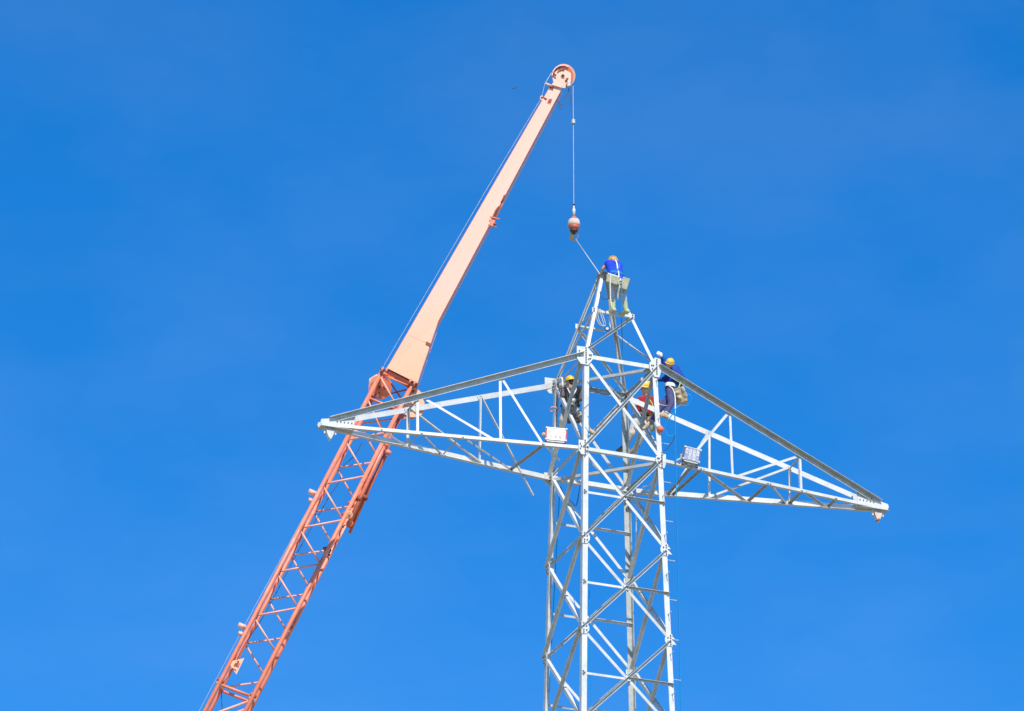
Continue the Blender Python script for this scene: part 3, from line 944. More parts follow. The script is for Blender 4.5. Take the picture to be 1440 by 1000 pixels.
# the load rope falls straight down from the sheave
def drop(px, py, src):
    """point straight below src that is seen at picture row py"""
    lo, hi = 0.0, 30.0
    for _ in range(50):
        mid = (lo + hi) / 2
        q = src - V((0, 0, mid)) - CAM
        row = 500 - FPX * q.dot(UP) / q.dot(FW)
        if row < py:
            lo = mid
        else:
            hi = mid
    return src - V((0, 0, lo))
hk_top = drop(0, 290, hoist_top)
b = bmesh.new()
tube(b, [hoist_top, hk_top], 0.0085, 6)
tag(link('hoist_rope', b, WIRE), 'taut steel rope hanging straight down from the boom head to the red hook ball', 'rope')
b = bmesh.new()
tube(b, [B(777, 100, .12), B(766, 118, .05), B(761.8, 137, .02), B(688, 260, .02), B(541.5, 511, .05), B(520.5, 552, .1), B(481.5, 627, .02), B(354.5, 860), B(264, 1030)], 0.004, 6)
tag(link('hoist_rope', b, STEEL_D), 'thin steel rope running down along the left edge of the orange boom', 'rope')
b = bmesh.new()
tube(b, spline([B(509, 622, .3), B(499, 640, .35), B(484, 654, .4), B(478, 664, .3), B(478, 676, .3), B(462, 700, .3), B(452, 718, .3), B(425, 765, .35), B(400, 812, .3), B(370, 868, .3), B(345, 905, .35), B(325, 945, .4), B(312, 968, .4), B(313.5, 1010, .3)], 5), 0.009, 5)
tag(link('electric_cable', b, WIRE_D), 'thin dark cable hanging loosely inside the lattice part of the orange boom', 'cable')
b = bmesh.new()
tube(b, spline([B(783.5, 140), B(785.5, 144), B(788.5, 147), B(793, 145.5), B(797, 138), B(800, 124)], 6), 0.009, 5)
tube(b, spline([B(788, 146), B(787.6, 150), B(788.3, 154)], 4), 0.009, 5)
tag(link('electric_cable', b, WIRE_D), 'dark cable looping under the head of the crane boom', 'cable')
b = bmesh.new()
wp = drop(0, 171, hoist_top)
path = spline([B(801.5, 122, 0.05), B(802.3, 135, 0.05), B(803.3, 150, .08), wp + V((-.03, 0, .12))], 6)
tube(b, path, 0.007, 5)
ch = thing('anti_two_block_weight', wp, 'small grey switch weight hanging on a dark chain beside the upper hoist rope', 'weight')
link('chain', b, WIRE_D, ch)
b = bmesh.new()
lathe(b, wp, UPV, [(-.06, .046), (-.055, .05), (.045, .05), (.06, .03)], 14)
link('sleeve', b, STEEL_D, ch)

# hook block
hc = drop(0, 317, hoist_top)
hook = thing('crane_hook', hc, 'red and cream crane hook ball hanging on its rope above the tower peak', 'crane hook')
def H(px, py, rel=0): return at(px, py, hc, rel)
s_ = (hc - CAM).length / FPX       # metres per pixel here
s_v = s_ / math.cos(PITCH)         # vertical metres per picture row
hx = 720 + FPX * (hc - CAM).dot(RT) / (hc - CAM).dot(FW)
def zrow(r): return (317 - r) * s_v
prof_ball = [(303.5, 1.0), (305, 3.2), (308, 6.0), (311, 7.9), (315, 8.6), (318.5, 8.5), (320, 8.1), (324, 6.3), (326.5, 5.2)]
def part_lathe(name, rows, mt, seg=24):
    bb = bmesh.new()
    lathe(bb, hc, UPV, [(zrow(r), w * s_) for r, w in rows][::-1], seg)
    return link(name, bb, mt, hook, True)
part_lathe('ball_top', [(303.5, 1.0), (305, 3.2), (309.2, 6.9)], RED)
part_lathe('ball_band', [(309.2, 7.1), (311, 8.1), (315, 8.7), (318.7, 8.5)], CREAM)
part_lathe('ball_base', [(318.7, 8.3), (320.5, 7.9), (324.2, 6.0)], RED)
part_lathe('swivel', [(324.2, 6.1), (326.5, 4.8), (327.5, 1.6), (329.5, 1.4)], DARK)
part_lathe('rope_socket', [(289, .8), (289.5, 1.2), (293, 1.3), (294, 2.3), (298, 2.4), (300, 1.8), (304.5, 1.4)], STEEL, 12)
part_lathe('clip', [(286.6, 1.0), (286.9, 1.8), (287.8, 1.8), (288, 1.0)], DARK, 10)
# hook: a thick tapering C
b = bmesh.new()
cx, cy, rr = hx + 0.4, 333.2, 4.1
pts, rad = [H(hx, 327.5)], []
for i in range(17):
    a = math.radians(70 + 255 * i / 16)
    pts.append(H(cx + rr * math.cos(a) * 1.0, cy - rr * math.sin(a)))
n_ = len(pts)
segs = 10
rings = []
for i, p in enumerate(pts):
    d = (pts[min(i + 1, n_ - 1)] - pts[max(i - 1, 0)]).normalized()
    a = (FW - d * FW.dot(d)).normalized()
    bq2 = d.cross(a)
    t = i / (n_ - 1)
    wdt = (0.022 + 0.030 * math.sin(PI * min(1, t * 1.15)) ** 1.2) if t < 0.95 else 0.012
    rings.append([b.verts.new(p + (a * math.cos(2 * PI * k / segs) * 0.75 + bq2 * math.sin(2 * PI * k / segs)) * wdt) for k in range(segs)])
for q, w in zip(rings, rings[1:]):
    for k in range(segs):
        b.faces.new((q[k], q[(k + 1) % segs], w[(k + 1) % segs], w[k]))
b.faces.new(rings[0][::-1]); b.faces.new(rings[-1])
link('hook', b, BRASS, hook, True)
b = bmesh.new()
tube(b, spline([H(hx + 1.5, 329, -.02), H(hx + 5, 330.5, -.02), H(hx + 5.4, 334, -.02), H(hx + 3.2, 337, -.02)], 5), 0.014, 6)
link('safety_latch', b, WIRE, hook)
# sling from the hook down to the peak
peak = cr('A', 5.0)
b = bmesh.new()
tube(b, [H(hx + 2.4, 336.5), at(843.5, 385.5, peak, -0.1)], 0.006, 6)
tube(b, [H(hx + 2.0, 335.5), at(844.3, 386, peak, -0.1)], 0.004, 6)
tag(link('sling_rope', b, ROPE_W), 'pale sling slanting from the crane hook to the hands of the topmost worker', 'rope')

# a far bird
bc = at(723, 124.5, BREF, 120)
b = bmesh.new()
ball(b, bc, RT * 0.05, UP * .02, FW * .02, 8, 6)
for k in (-1, 1):
    w0 = bc + V((0, 0, .02))
    vv = [b.verts.new(w0 + RT * (0.015 * k) + UP * -.015), b.verts.new(w0 + RT * (0.015 * k) + UP * .02), b.verts.new(w0 + RT * (.11 * k) + UP * (.05 * k + .02)), b.verts.new(w0 + RT * (.10 * k) + UP * (.04 * k - .01)),
          b.verts.new(w0 + RT * (0.015 * k) + UP * -.015 + FW * .02), b.verts.new(w0 + RT * (0.015 * k) + UP * .02 + FW * .02), b.verts.new(w0 + RT * (.11 * k) + UP * (.05 * k + .02) + FW * .02), b.verts.new(w0 + RT * (.10 * k) + UP * (.04 * k - .01) + FW * .02)]
    for q in ((0, 1, 2, 3), (7, 6, 5, 4), (0, 4, 5, 1), (1, 5, 6, 2), (2, 6, 7, 3), (3, 7, 4, 0)):
        b.faces.new([vv[i] for i in q])
tag(link('bird', b, WIRE_D), 'tiny dark bird far away in the blue sky left of the boom head', 'bird')

# ------------------------------------------------------------------ people
FH = V((FW.x, FW.y, 0)).normalized()
def make_J(ref):
    def J(px, py, rel=0.0):
        d = FW + RT * ((px - 720) / FPX) + UP * ((500 - py) / FPX)
        t = (ref + FH * rel - CAM).dot(FH) / d.dot(FH)
        return CAM + d * t
    return J

PS = 1.0
def capsule(bm, p0, p1, r0, r1, seg=12):
    r0, r1 = r0 * PS, r1 * PS
    ax = p1 - p0
    L = ax.length
    if L < 1e-5:
        ax, L = V((0, 0, 1)), 1e-5
    ax = ax / L
    prof = [(-r0 * math.cos(t), r0 * math.sin(t)) for t in (0.05, .5, 1.0, 1.45)] + [(L - 0 + r1 * math.sin(t), r1 * math.cos(t)) for t in (.1, .55, 1.05, 1.5)]
    lathe(bm, p0, ax, prof, seg)

def chain(bm, pts, rads, seg=12):
    for a, b, ra, rb in zip(pts, pts[1:], rads, rads[1:]):
        capsule(bm, a, b, ra, rb, seg)

def merged(name, bm, voxel, mt, parent, smooth=2):
    """fuse the overlapping volumes of bm into one continuous skin"""
    me = bpy.data.meshes.new(name)
    bm.to_mesh(me)
    bm.free()
    o = bpy.data.objects.new(name, me)
    COL.objects.link(o)
    md = o.modifiers.new('r', 'REMESH')
    md.mode = 'VOXEL'
    md.voxel_size = voxel
    ms = o.modifiers.new('s', 'SMOOTH')
    ms.iterations = smooth
    ms.factor = 0.5
    dg = bpy.context.evaluated_depsgraph_get()
    me2 = bpy.data.meshes.new_from_object(o.evaluated_get(dg))
    o.modifiers.clear()
    o.data = me2
    bpy.data.meshes.remove(me)
    me2.name = name
    me2.materials.clear()
    me2.materials.append(mt)
    for p in me2.polygons:
        p.use_smooth = True
    o.parent = parent
    o.matrix_parent_inverse = parent.matrix_world.inverted()
    return o

def hand(bm, wrist, d, palm, k=1.0, curl=1.0, r=0.0):
    """palm with four unequal curled fingers and a thumb leaving the side near its base; d = towards the fingers, palm = palm normal"""
    d = d.normalized()
    palm = (palm - d * palm.dot(d)).normalized()
    s = d.cross(palm)
    c = wrist + d * .05 * k
    for q in (-1.5, -.5, .5, 1.5):
        capsule(bm, wrist + s * (.010 * q * k), wrist + d * (.085 * k) + s * (.019 * q * k), .016 * k + r, .013 * k + r, 8)
    for q, L in zip((-1.5, -.5, .5, 1.5), (.85, 1.05, 1.0, .75)):
        p = wrist + d * (.09 * k) + s * (.020 * q * k)
        a = 0.35 * curl
        dirn = d
        for seg_, ln in enumerate((.036, .026, .022)):
            dirn = (dirn * math.cos(a) + palm * math.sin(a)).normalized() if seg_ == 0 else (dirn * math.cos(a * 1.6) + (palm - dirn * palm.dot(dirn)).normalized() * math.sin(a * 1.6)).normalized()
            p2 = p + dirn * (ln * L * k)
            capsule(bm, p, p2, .0095 * k + r, .0085 * k + r, 8)
            p = p2
    p = wrist + d * .02 * k - s * .022 * k
    t1 = p + (d * .6 - s * .7 + palm * .4).normalized() * .042 * k
    t2 = t1 + (d * .8 + palm * .6).normalized() * .034 * k
    chain(bm, [p, t1, t2], [.013 * k + r, .011 * k + r, .009 * k + r], 8)

def boot_bm(ankle, knee, toe, r0, top, heel=0.055):
    bm = bmesh.new()
    up = (knee - ankle).normalized()
    t = (toe - ankle)
    fl = t.normalized()
    side = fl.cross(up).normalized()
    sole = ankle - up * 0.075
    chain(bm, [ankle + up * top, ankle + up * .03, ankle - up * .02], [r0 * 1.12, r0, r0 * .95])
    capsule(bm, sole - fl * heel + up * .035, sole + fl * .16 + up * .03, .044, .040)
    capsule(bm, sole + fl * .10 + up * .025 + side * .012, sole + fl * .17 + up * .02 - side * .01, .044, .038)
    capsule(bm, ankle, sole + fl * .10 + up * .04, r0, .044)
    return bm

def person(label, J, j, shirt, trousers, helmet, boots, gloves=None, face=V((0, 0, 0)), sleeve=0.75, helm_up=None, boot_top=.12, k=1.0,
           ps=1.1, hs=1.0, hk=1.0, sleeves_mat=None, toes=None, voxel=0.0085, bulk=1.0, cuff=.03):
    global PS
    PS = ps
    P = {a: J(*v) for a, v in j.items()}
    root = thing('person', (P['anL'] + P['anR']) / 2 - V((0, 0, .08)), label, 'person', None)
    hd, nk = P['head'], P['neck']
    up = (hd - nk).normalized()
    f = (face - up * face.dot(up)).normalized()
    sd = f.cross(up)
    f, up, sd = f * hk, up * hk, sd * hk
    pel = (P['hipL'] + P['hipR']) / 2
    chest = (P['shL'] + P['shR']) / 2
    waist = pel.lerp(chest, .45)
    if 'back' in P:
        waist = P['back']
    hw = (P['hipR'] - P['hipL']).normalized()
    sw = (P['shR'] - P['shL']).normalized()
    # body
    bm = bmesh.new()
    ball(bm, hd + up * .015, sd * .078, f * .097, up * .113, 16, 12)                  # skull
    ball(bm, hd + f * .028 - up * .045, sd * .060, f * .066, up * .075, 14, 10)       # jaw
    chain(bm, [hd + f * .088 + up * .018, hd + f * .108 - up * .012], [.010, .0145], 8)   # nose
    capsule(bm, hd + f * .070 + up * .030 - sd * .05, hd + f * .070 + up * .030 + sd * .05, .016, .016, 8)   # brow
    chain(bm, [hd + f * .080 - up * .052 - sd * .02, hd + f * .087 - up * .052, hd + f * .080 - up * .052 + sd * .02], [.010, .012, .010], 8)   # lips
    ball(bm, hd + f * .070 - up * .088, sd * .022, f * .020, up * .018, 10, 6)        # chin
    for s in (-1, 1):
        ball(bm, hd + sd * (s * .078) - up * .005 - f * .005, sd * .010, f * .020, up * .032, 8, 8)   # ears
    chain(bm, [nk - up * .05, hd - up * .03], [.056, .052])
    chain(bm, [P['shL'], nk - up * .03, P['shR']], [.052, .060, .052])
    for a in ('L', 'R'):
        s = -1 if a == 'L' else 1
        chain(bm, [P['sh' + a], chest.lerp(waist, .5) + sw * (.09 * s), waist + hw * (.07 * s), P['hip' + a]], [.055, .085, .080, .085])
    chain(bm, [nk - up * .06, chest.lerp(waist, .5), waist, pel], [.06, .095, .09, .09])
    for a in ('L', 'R'):
        chain(bm, [P['sh' + a], P['el' + a], P['ha' + a]], [.048 * k, .037 * k, .026 * k])
        d = (P['ha' + a] - P['el' + a])
        if not gloves:
            hand(bm, P['ha' + a], d, -up if abs(d.normalized().dot(up)) < .9 else f, 1.05)
        chain(bm, [P['hip' + a], P['kn' + a], P['an' + a]], [.078, .052, .036])
    body = merged('body', bm, voxel, SKIN, root)
    # eyes, brows
    for s in (-1, 1):
        bm = bmesh.new()
        ball(bm, hd + f * .083 + sd * (s * .031) + up * .006, sd * .012, f * .008, up * .006, 8, 6)
        link('eye', bm, HAIR, body, True)
    # hair
    bm = bmesh.new()
    ball(bm, hd + up * .018 - f * .012, sd * .082, f * .092, up * .100, 16, 12)
    ball(bm, hd - up * .04 - f * .045, sd * .062, f * .05, up * .055, 12, 8)
    link('hair', bm, HAIR, root, True)
    # shirt
    bm = bmesh.new()
    for a in ('L', 'R'):
        s = -1 if a == 'L' else 1
        chain(bm, [P['sh' + a], chest.lerp(waist, .5) + sw * (.085 * s), waist + hw * (.075 * s), P['hip' + a].lerp(waist, .25)], [.074 * bulk, .106 * bulk, .105 * bulk, .106])
        e = P['sh' + a].lerp(P['el' + a], min(1, sleeve / .5 if sleeve < .5 else 1))
        pts = [P['sh' + a], e]
        rd = [.072, .056]
        if sleeve >= .5:
            pts.append(P['el' + a].lerp(P['ha' + a], (sleeve - .5) / .5 * .95))
            rd.append(.044)
        if not sleeves_mat:
            chain(bm, pts, rd)
        else:
            capsule(bm, pts[0], pts[0].lerp(pts[1], .25), .072, .064)
            b2 = bmesh.new()
            chain(b2, [P['sh' + a].lerp(P['el' + a], .15)] + pts[1:], [.060] + rd[1:])
            merged('sleeve', b2, .012, sleeves_mat, root, 2)
    chain(bm, [nk - up * .045, chest.lerp(waist, .5), waist, pel.lerp(waist, .2)], [.075 * bulk, .118 * bulk, .112 * bulk, .115])
    chain(bm, [P['shL'], nk - up * .05, P['shR']], [.070, .075, .070])
    # folds of cloth
    rnd = random.Random(len(label))
    for i in range(44):
        t = rnd.random()
        c = chest.lerp(pel, t) + sw * rnd.uniform(-.15, .15) + (f if rnd.random() < .5 else -f) * .088
        dd = (sw * rnd.uniform(-1, 1) + up * rnd.uniform(-.6, .6)) * .06
        capsule(bm, c - dd, c + dd, .030, .016, 8)
    merged('shirt', bm, .012, shirt, root, 3)
    # trousers
    bm = bmesh.new()
    chain(bm, [P['hipL'] + (waist - pel) * .1, P['hipR'] + (waist - pel) * .1], [.108, .108])
    for a in ('L', 'R'):
        kn, an, hp = P['kn' + a], P['an' + a], P['hip' + a]
        chain(bm, [hp, hp.lerp(kn, .5), kn, kn.lerp(an, .25), an + (kn - an).normalized() * cuff], [.105, .088, .072, .066, .058])
        for i in range(9):
            t = rnd.random()
            base = hp.lerp(kn, t) if rnd.random() < .5 or cuff > .1 else kn.lerp(an, t)
            ax = (kn - hp).normalized()
            dd = V((rnd.uniform(-1, 1), rnd.uniform(-1, 1), rnd.uniform(-.4, .4)))
            dd = (dd - ax * dd.dot(ax)).normalized()
            capsule(bm, base + dd * .052, base + dd * .05 + ax.cross(dd) * .05, .024, .014, 8)
    merged('trousers', bm, .012, trousers, root, 2)
    for a in ('L', 'R'):
        toe = P['to' + a]
        merged('boot', boot_bm(P['an' + a], P['kn' + a], toe, .056, boot_top), .010, boots, root, 2)
    if gloves:
        for a in ('L', 'R'):
            bm = bmesh.new()
            d = (P['ha' + a] - P['el' + a])
            capsule(bm, P['ha' + a] - d.normalized() * .05, P['ha' + a], .036, .032)
            ball(bm, P['ha' + a] + d.normalized() * .05, d.normalized() * .06, d.orthogonal().normalized() * .045, d.cross(d.orthogonal()).normalized() * .042, 10, 8)
            hand(bm, P['ha' + a], d, -up if abs(d.normalized().dot(up)) < .9 else f, 1.1, 1.6, .004)
            merged('glove', bm, .0075, gloves, root, 1)
    # hard hat: dome with a ridge, brim with a peak
    hu = (helm_up or up).normalized()
    fb = (f - hu * f.dot(hu)).normalized()
    s2 = fb.cross(hu)
    base = hd + hu * .040 * hs
    s2f, fbf, huf = s2, fb, hu
    s2, fb, hu = s2 * hs, fb * hs, hu * hs
    bm = bmesh.new()
    seg = 28
    rows = []
    for i, (h, r) in enumerate(((0, 1.0), (.012, 1.005), (.045, .97), (.080, .84), (.105, .60), (.120, .30))):
        rows.append([bm.verts.new(base + hu * h + s2 * (math.cos(2 * PI * q / seg) * .114 * r) + fb * (math.sin(2 * PI * q / seg) * .135 * r)) for q in range(seg)])
    for q, w in zip(rows, rows[1:]):
        for x in range(seg):
            bm.faces.new((q[x], q[(x + 1) % seg], w[(x + 1) % seg], w[x]))
    bm.faces.new(rows[-1])
    inner = [bm.verts.new(base + s2 * (math.cos(2 * PI * q / seg) * .100) + fb * (math.sin(2 * PI * q / seg) * .120)) for q in range(seg)]
    brim_t, brim_b = [], []
    for q in range(seg):
        a = 2 * PI * q / seg
        ex = .014 + .036 * max(0, math.sin(a)) ** 2
        p = base + s2 * (math.cos(a) * (.114 + ex)) + fb * (math.sin(a) * (.135 + ex))
        brim_t.append(bm.verts.new(p + hu * -.004))
        brim_b.append(bm.verts.new(p + hu * -.010))
    for x in range(seg):
        y = (x + 1) % seg
        bm.faces.new((rows[0][x], rows[0][y], brim_t[y], brim_t[x]))
        bm.faces.new((brim_t[x], brim_t[y], brim_b[y], brim_b[x]))
        bm.faces.new((brim_b[x], brim_b[y], inner[y], inner[x]))
    hm = link('helmet', bm, helmet, root, True)
    bm = bmesh.new()
    tube(bm, spline([base - fb * .112 + hu * .05, base - fb * .07 + hu * .108, base + hu * .126, base + fb * .07 + hu * .108, base + fb * .112 + hu * .05], 5), .012, 8)
    link('ridge', bm, helmet, hm, True)
    bm = bmesh.new()
    tube(bm, spline([base + s2 * .09, hd + s2 * .075 - hu * .05 + fb * .02, hd - hu * .115 + fb * .045, hd - s2 * .075 - hu * .05 + fb * .02, base - s2 * .09], 5), .006, 6)
    link('chin_strap', bm, WEB, hm)
    PS = 1.0
    return root, P, dict(up=up, f=f, sd=sd, pel=pel, waist=waist, chest=chest, hw=hw, sw=sw)

def strap(name, pts, r, mt, root, flat=1.0):
    bm = bmesh.new()
    tube(bm, spline(pts, 6), r, 8)
    return link(name, bm, mt, root, True)

def belt(root, c, a, b_, up, ra, rb, h, mt, name='belt'):
    bm = bmesh.new()
    seg = 28
    rows = []
    for dz, k in ((-h, 1.0), (-h, 1.04), (h, 1.04), (h, 1.0)):
        rows.append([bm.verts.new(c + up * dz + a * (ra * k * math.cos(2 * PI * q / seg)) + b_ * (rb * k * math.sin(2 * PI * q / seg))) for q in range(seg)])
    for i in range(4):
        q, w = rows[i], rows[(i + 1) % 4]
        for x in range(seg):
            bm.faces.new((q[x], q[(x + 1) % seg], w[(x + 1) % seg], w[x]))
    return link(name, bm, mt, root)

# --- topmost worker, seen from behind, bent over the peak
R1 = (cr('A', P1) + cr('B', P1)) / 2
J1 = make_J(R1)
w1, Pq, q = person(
    'topmost worker in royal blue shirt bent over the tip of the tower, seen from behind', J1,
    dict(head=(861.5, 369.5, .24), neck=(862.5, 372, .04), shL=(855, 370, .06), shR=(871, 373.5, -.04), back=(865.5, 384, -.22),
         elL=(847.8, 378, .10), haL=(845.5, 386.5, .30), elR=(862, 383, .25), haR=(852, 388.5, .35),
         hipL=(861.5, 399, -.26), hipR=(871, 400, -.26), knL=(862.5, 418, -.12), anL=(862, 434.5, -.10), knR=(877, 419, -.15), anR=(880.5, 436.5, -.10),
         toL=(850, 437.5, .10), toR=(866, 441, .15)),
    BLUE, JEAN, YEL_O, BOOTG, hs=.95, gloves=GLOVED, face=(FH * .9 - RT * .5 - UP * .5), sleeve=.16, helm_up=(UP * .9 - FH * .1 + RT * .15), boot_top=.30, cuff=.27, bulk=1.0)
def on_back(px, py, rel):
    return J1(px, py, rel)
strap('harness', [J1(865.5, 366, -.10), J1(867.5, 371, -.22), J1(868.5, 378, -.33), J1(870, 385, -.41), J1(870, 394, -.44), J1(870, 400, -.42)], .017, WEB, w1)
strap('harness', [J1(871.5, 372, -.14), J1(869, 379, -.36), J1(866, 385, -.42), J1(861, 389, -.40)], .018, TEAL, w1)
strap('harness', [J1(866, 366, -.0), J1(870, 371, -.08), J1(873, 376, -.10), J1(874.5, 383, -.16)], .014, TEAL, w1)
belt(w1, q['pel'] + q['up'] * 0 + UPV * .07, q['hw'], FH, UPV, .190, .150, .035, WEB)
for yy, rr_ in ((388.5, .175), (385.5, .178)):
    belt(w1, J1(866, yy, -.22), q['hw'], FH, UPV, rr_, .150, .028, TEAL if yy < 387 else BLUE, 'hem')
strap('harness', [J1(870, 398, -.40), J1(871, 406, -.36), J1(869, 414, -.28), J1(869.5, 421, -.24)], .022, WEB, w1)
def soft_box(name, c, a, b_, d, ha, hb, hd, mt, parent=None, voxel=.012, lumps=0, seed=1):
    bm = bmesh.new()
    box(bm, c, a, b_, d, ha, hb, hd)
    rn = random.Random(seed)
    for i in range(lumps):
        p = c + a * rn.uniform(-ha, ha) * .8 + b_ * rn.uniform(-hb, hb) * .8 + d * rn.uniform(-hd, hd) * .8
        ball(bm, p, a * rn.uniform(.4, .7) * ha, b_ * rn.uniform(.3, .6) * hb, d * rn.uniform(.5, .9) * hd, 10, 8)
    return bm
def bag(label, c, a, b_, d, ha, hb, hd, mt, lid=None, lumps=6, seed=1, cat='tool bag'):
    t = thing('tool_bag', c - b_ * hb, label, cat)
    bm = soft_box('pouch', c, a, b_, d, ha, hb, hd, mt, None, .012, lumps, seed)
    merged('pouch', bm, .011, mt, t, 4)
    bm = bmesh.new()
    box(bm, c + b_ * (hb + .004) , a, d, b_, ha * 1.03, hd * 1.05, .012)
    link('rim', bm, lid or mt, t)
    return t
a1 = (RT * .95 - UP * .30).normalized(); b1 = a1.cross(FH).normalized() * -1
if b1.z < 0: b1 = -b1
bag('grey green canvas tool bag belted on the hips of the topmost worker', J1(861.5, 394, -.44), a1, b1, FH, .145, .105, .055, CANVAS, WEB, 6, 3)
bag('boxy grey green tool pouch swinging out at the right of the topmost worker', J1(878.5, 400.5, -.40), a1, b1, FH, .085, .14, .06, CANVAS, BEIGE, 4, 5)

# --- worker in dark clothes inside the tower on the left
J2 = make_J(V((-.35, .35, Z0 + 1.5)))
w2, Pq, q = person(
    'worker in dark brown clothes and yellow helmet inside the tower above the white box', J2,
    dict(head=(801.5, 537, .0), neck=(803, 545, .02), shL=(797, 547.5, -.02), shR=(812.5, 549, .05),
         elL=(791.5, 556.5, -.08), haL=(791.5, 538.5, -.10), elR=(816, 561, -.06), haR=(806, 563, -.18),
         hipL=(797, 574, .05), hipR=(806, 575.5, .07), knL=(790.5, 592, -.1), anL=(787.5, 611, -.02), knR=(818, 588, -.12), anR=(828, 605, -.05),
         toL=(780, 614, -.1), toR=(838, 608, -.15)),
    BROWN, KHAKI, YEL, BOOTT, hs=.88, gloves=GLOVE, face=(FH * .6 - RT * .7 + UP * .1), sleeve=.8, boot_top=.08)
belt(w2, q['pel'] + UPV * .07, q['hw'], FH, UPV, .185, .145, .03, WEB)
bag('dark grey cloth sack hanging below the hips of the worker above the white box', J2(806.5, 588.5, -.06), RT, UP, FH, .15, .10, .07, BROWN, KHAKI, 8, 8)
strap('harness', [J2(798, 546, -.12), J2(803, 556, -.19), J2(808, 566, -.19)], .014, WEB, w2)
strap('harness', [J2(811, 547, -.10), J2(806, 556, -.19), J2(800, 566, -.19)], .014, WEB, w2)

# --- worker in red
J3 = make_J(cr('C', 1.4) + V((.15, .38, 0)))
w3, Pq, q = person(
    'worker in dark red shirt and bright yellow helmet looking left beside the far leg', J3,
    dict(head=(908, 547, 0), neck=(909.5, 557, .02), shL=(901, 562.5, -.05), shR=(923.5, 564.5, .10),
         elL=(892.5, 568.5, -.10), haL=(887.5, 557, -.12), elR=(925.5, 577.5, .02), haR=(915, 585, -.10),
         hipL=(895.5, 588, 0), hipR=(907, 590, .05), knL=(888, 610, -.10), anL=(877.5, 629, .02), knR=(904, 611, -.15), anR=(894, 630, -.02),
         toL=(868, 632.5, -.05), toR=(886, 634, -.1)),
    REDC, LGREY, YEL, BOOTB, hs=1.27, hk=1.2, ps=1.2, bulk=1.06, face=(-RT * 1.0 - FH * .25 + UP * .12), sleeve=.75, helm_up=(UP + RT * .12), boot_top=.07, sleeves_mat=GLOVE)
belt(w3, q['pel'] + UPV * .09, q['hw'], FH, UPV, .19, .15, .035, WEB)
strap('harness', [J3(912, 560, -.05), J3(917, 568, -.08), J3(919, 577, -.10), J3(913, 584, -.12)], .013, WEBG, w3)
strap('harness', [J3(900, 562, -.10), J3(901, 570, -.17), J3(904, 578, -.18)], .012, WEB, w3)
strap('harness', [J3(895, 590, -.14), J3(892, 600, -.17), J3(898, 604, -.18)], .014, JEAN, w3)

# --- worker in blue at the near right corner
J4 = make_J(cr('B', 1.9) + V((.22, .34, 0)))
w4, Pq, q = person(
    'worker in blue jacket and indigo trousers bent over the right crossarm beside the corner leg', J4,
    dict(head=(941.8, 511.5, -.24), neck=(943, 515, .0), shL=(935.5, 509, .06), shR=(950, 518.5, .08), back=(952, 533, .06),
         elL=(933.5, 506.5, .02), haL=(930, 502, -.02), elR=(934, 533.5, .05), haR=(909.5, 533.5, .08),
         hipL=(941.5, 547.5, -.02), hipR=(949, 549, .05), knL=(944, 567, -.22), anL=(935.5, 583.5, -.32), knR=(930, 573, -.02), anR=(914.5, 595, .0),
         toL=(920, 577.5, -.36), toR=(903, 603, -.02)),
    BLUE2, PURP, YEL, BOOTT, hs=.82, gloves=GLOVE, face=(-RT * .35 + FH * .5 - UP * .75), sleeve=.9, helm_up=(UP * .8 + RT * .25 - FH * .35), boot_top=.05, bulk=1.2)
belt(w4, q['pel'] + UPV * .08, q['hw'], FH, UPV, .19, .15, .045, WEB)
strap('harness', [J4(955, 527, -.05), J4(956.5, 538, -.10), J4(953, 548, -.12), J4(949, 553, -.14)], .016, WEBG, w4)
strap('harness', [J4(936, 540, -.12), J4(945, 546, -.16), J4(949, 556, -.18), J4(949.5, 572, -.2), J4(949, 583, -.2)], .016, WEB, w4)
bag('lumpy beige canvas bag hanging behind the worker in the blue jacket', J4(957.5, 558, .0), (RT + UP * .3).normalized(), (UP - RT * .3).normalized(), FH, .115, .17, .10, BEIGE, BEIGE, 14, 11)
# coral red float with its grey sleeve
c = J4(928.5, 604, -.45)
t = thing('signal_ball', c, 'small coral red ball with a pale grey sleeve hanging by the right corner leg', 'ball')
bm = bmesh.new(); ball(bm, c, RT * .09, FW * .085, UP * .082, 20, 14); link('ball', bm, CORAL, t, True)
bm = bmesh.new(); ax = (J4(920, 592, -.42) - c).normalized(); lathe(bm, c, ax, [(.05, .075), (.10, .07), (.19, .055), (.21, .045)], 18); link('sleeve', bm, STEEL_B, t, True)
# grey boot tool pouch next to it
bag('small olive grey tool pouch tucked below the boots of the worker in blue', J4(917.5, 602, -.22), RT, UP, FH, .055, .07, .05, CANVAS, DARK, 3, 2)

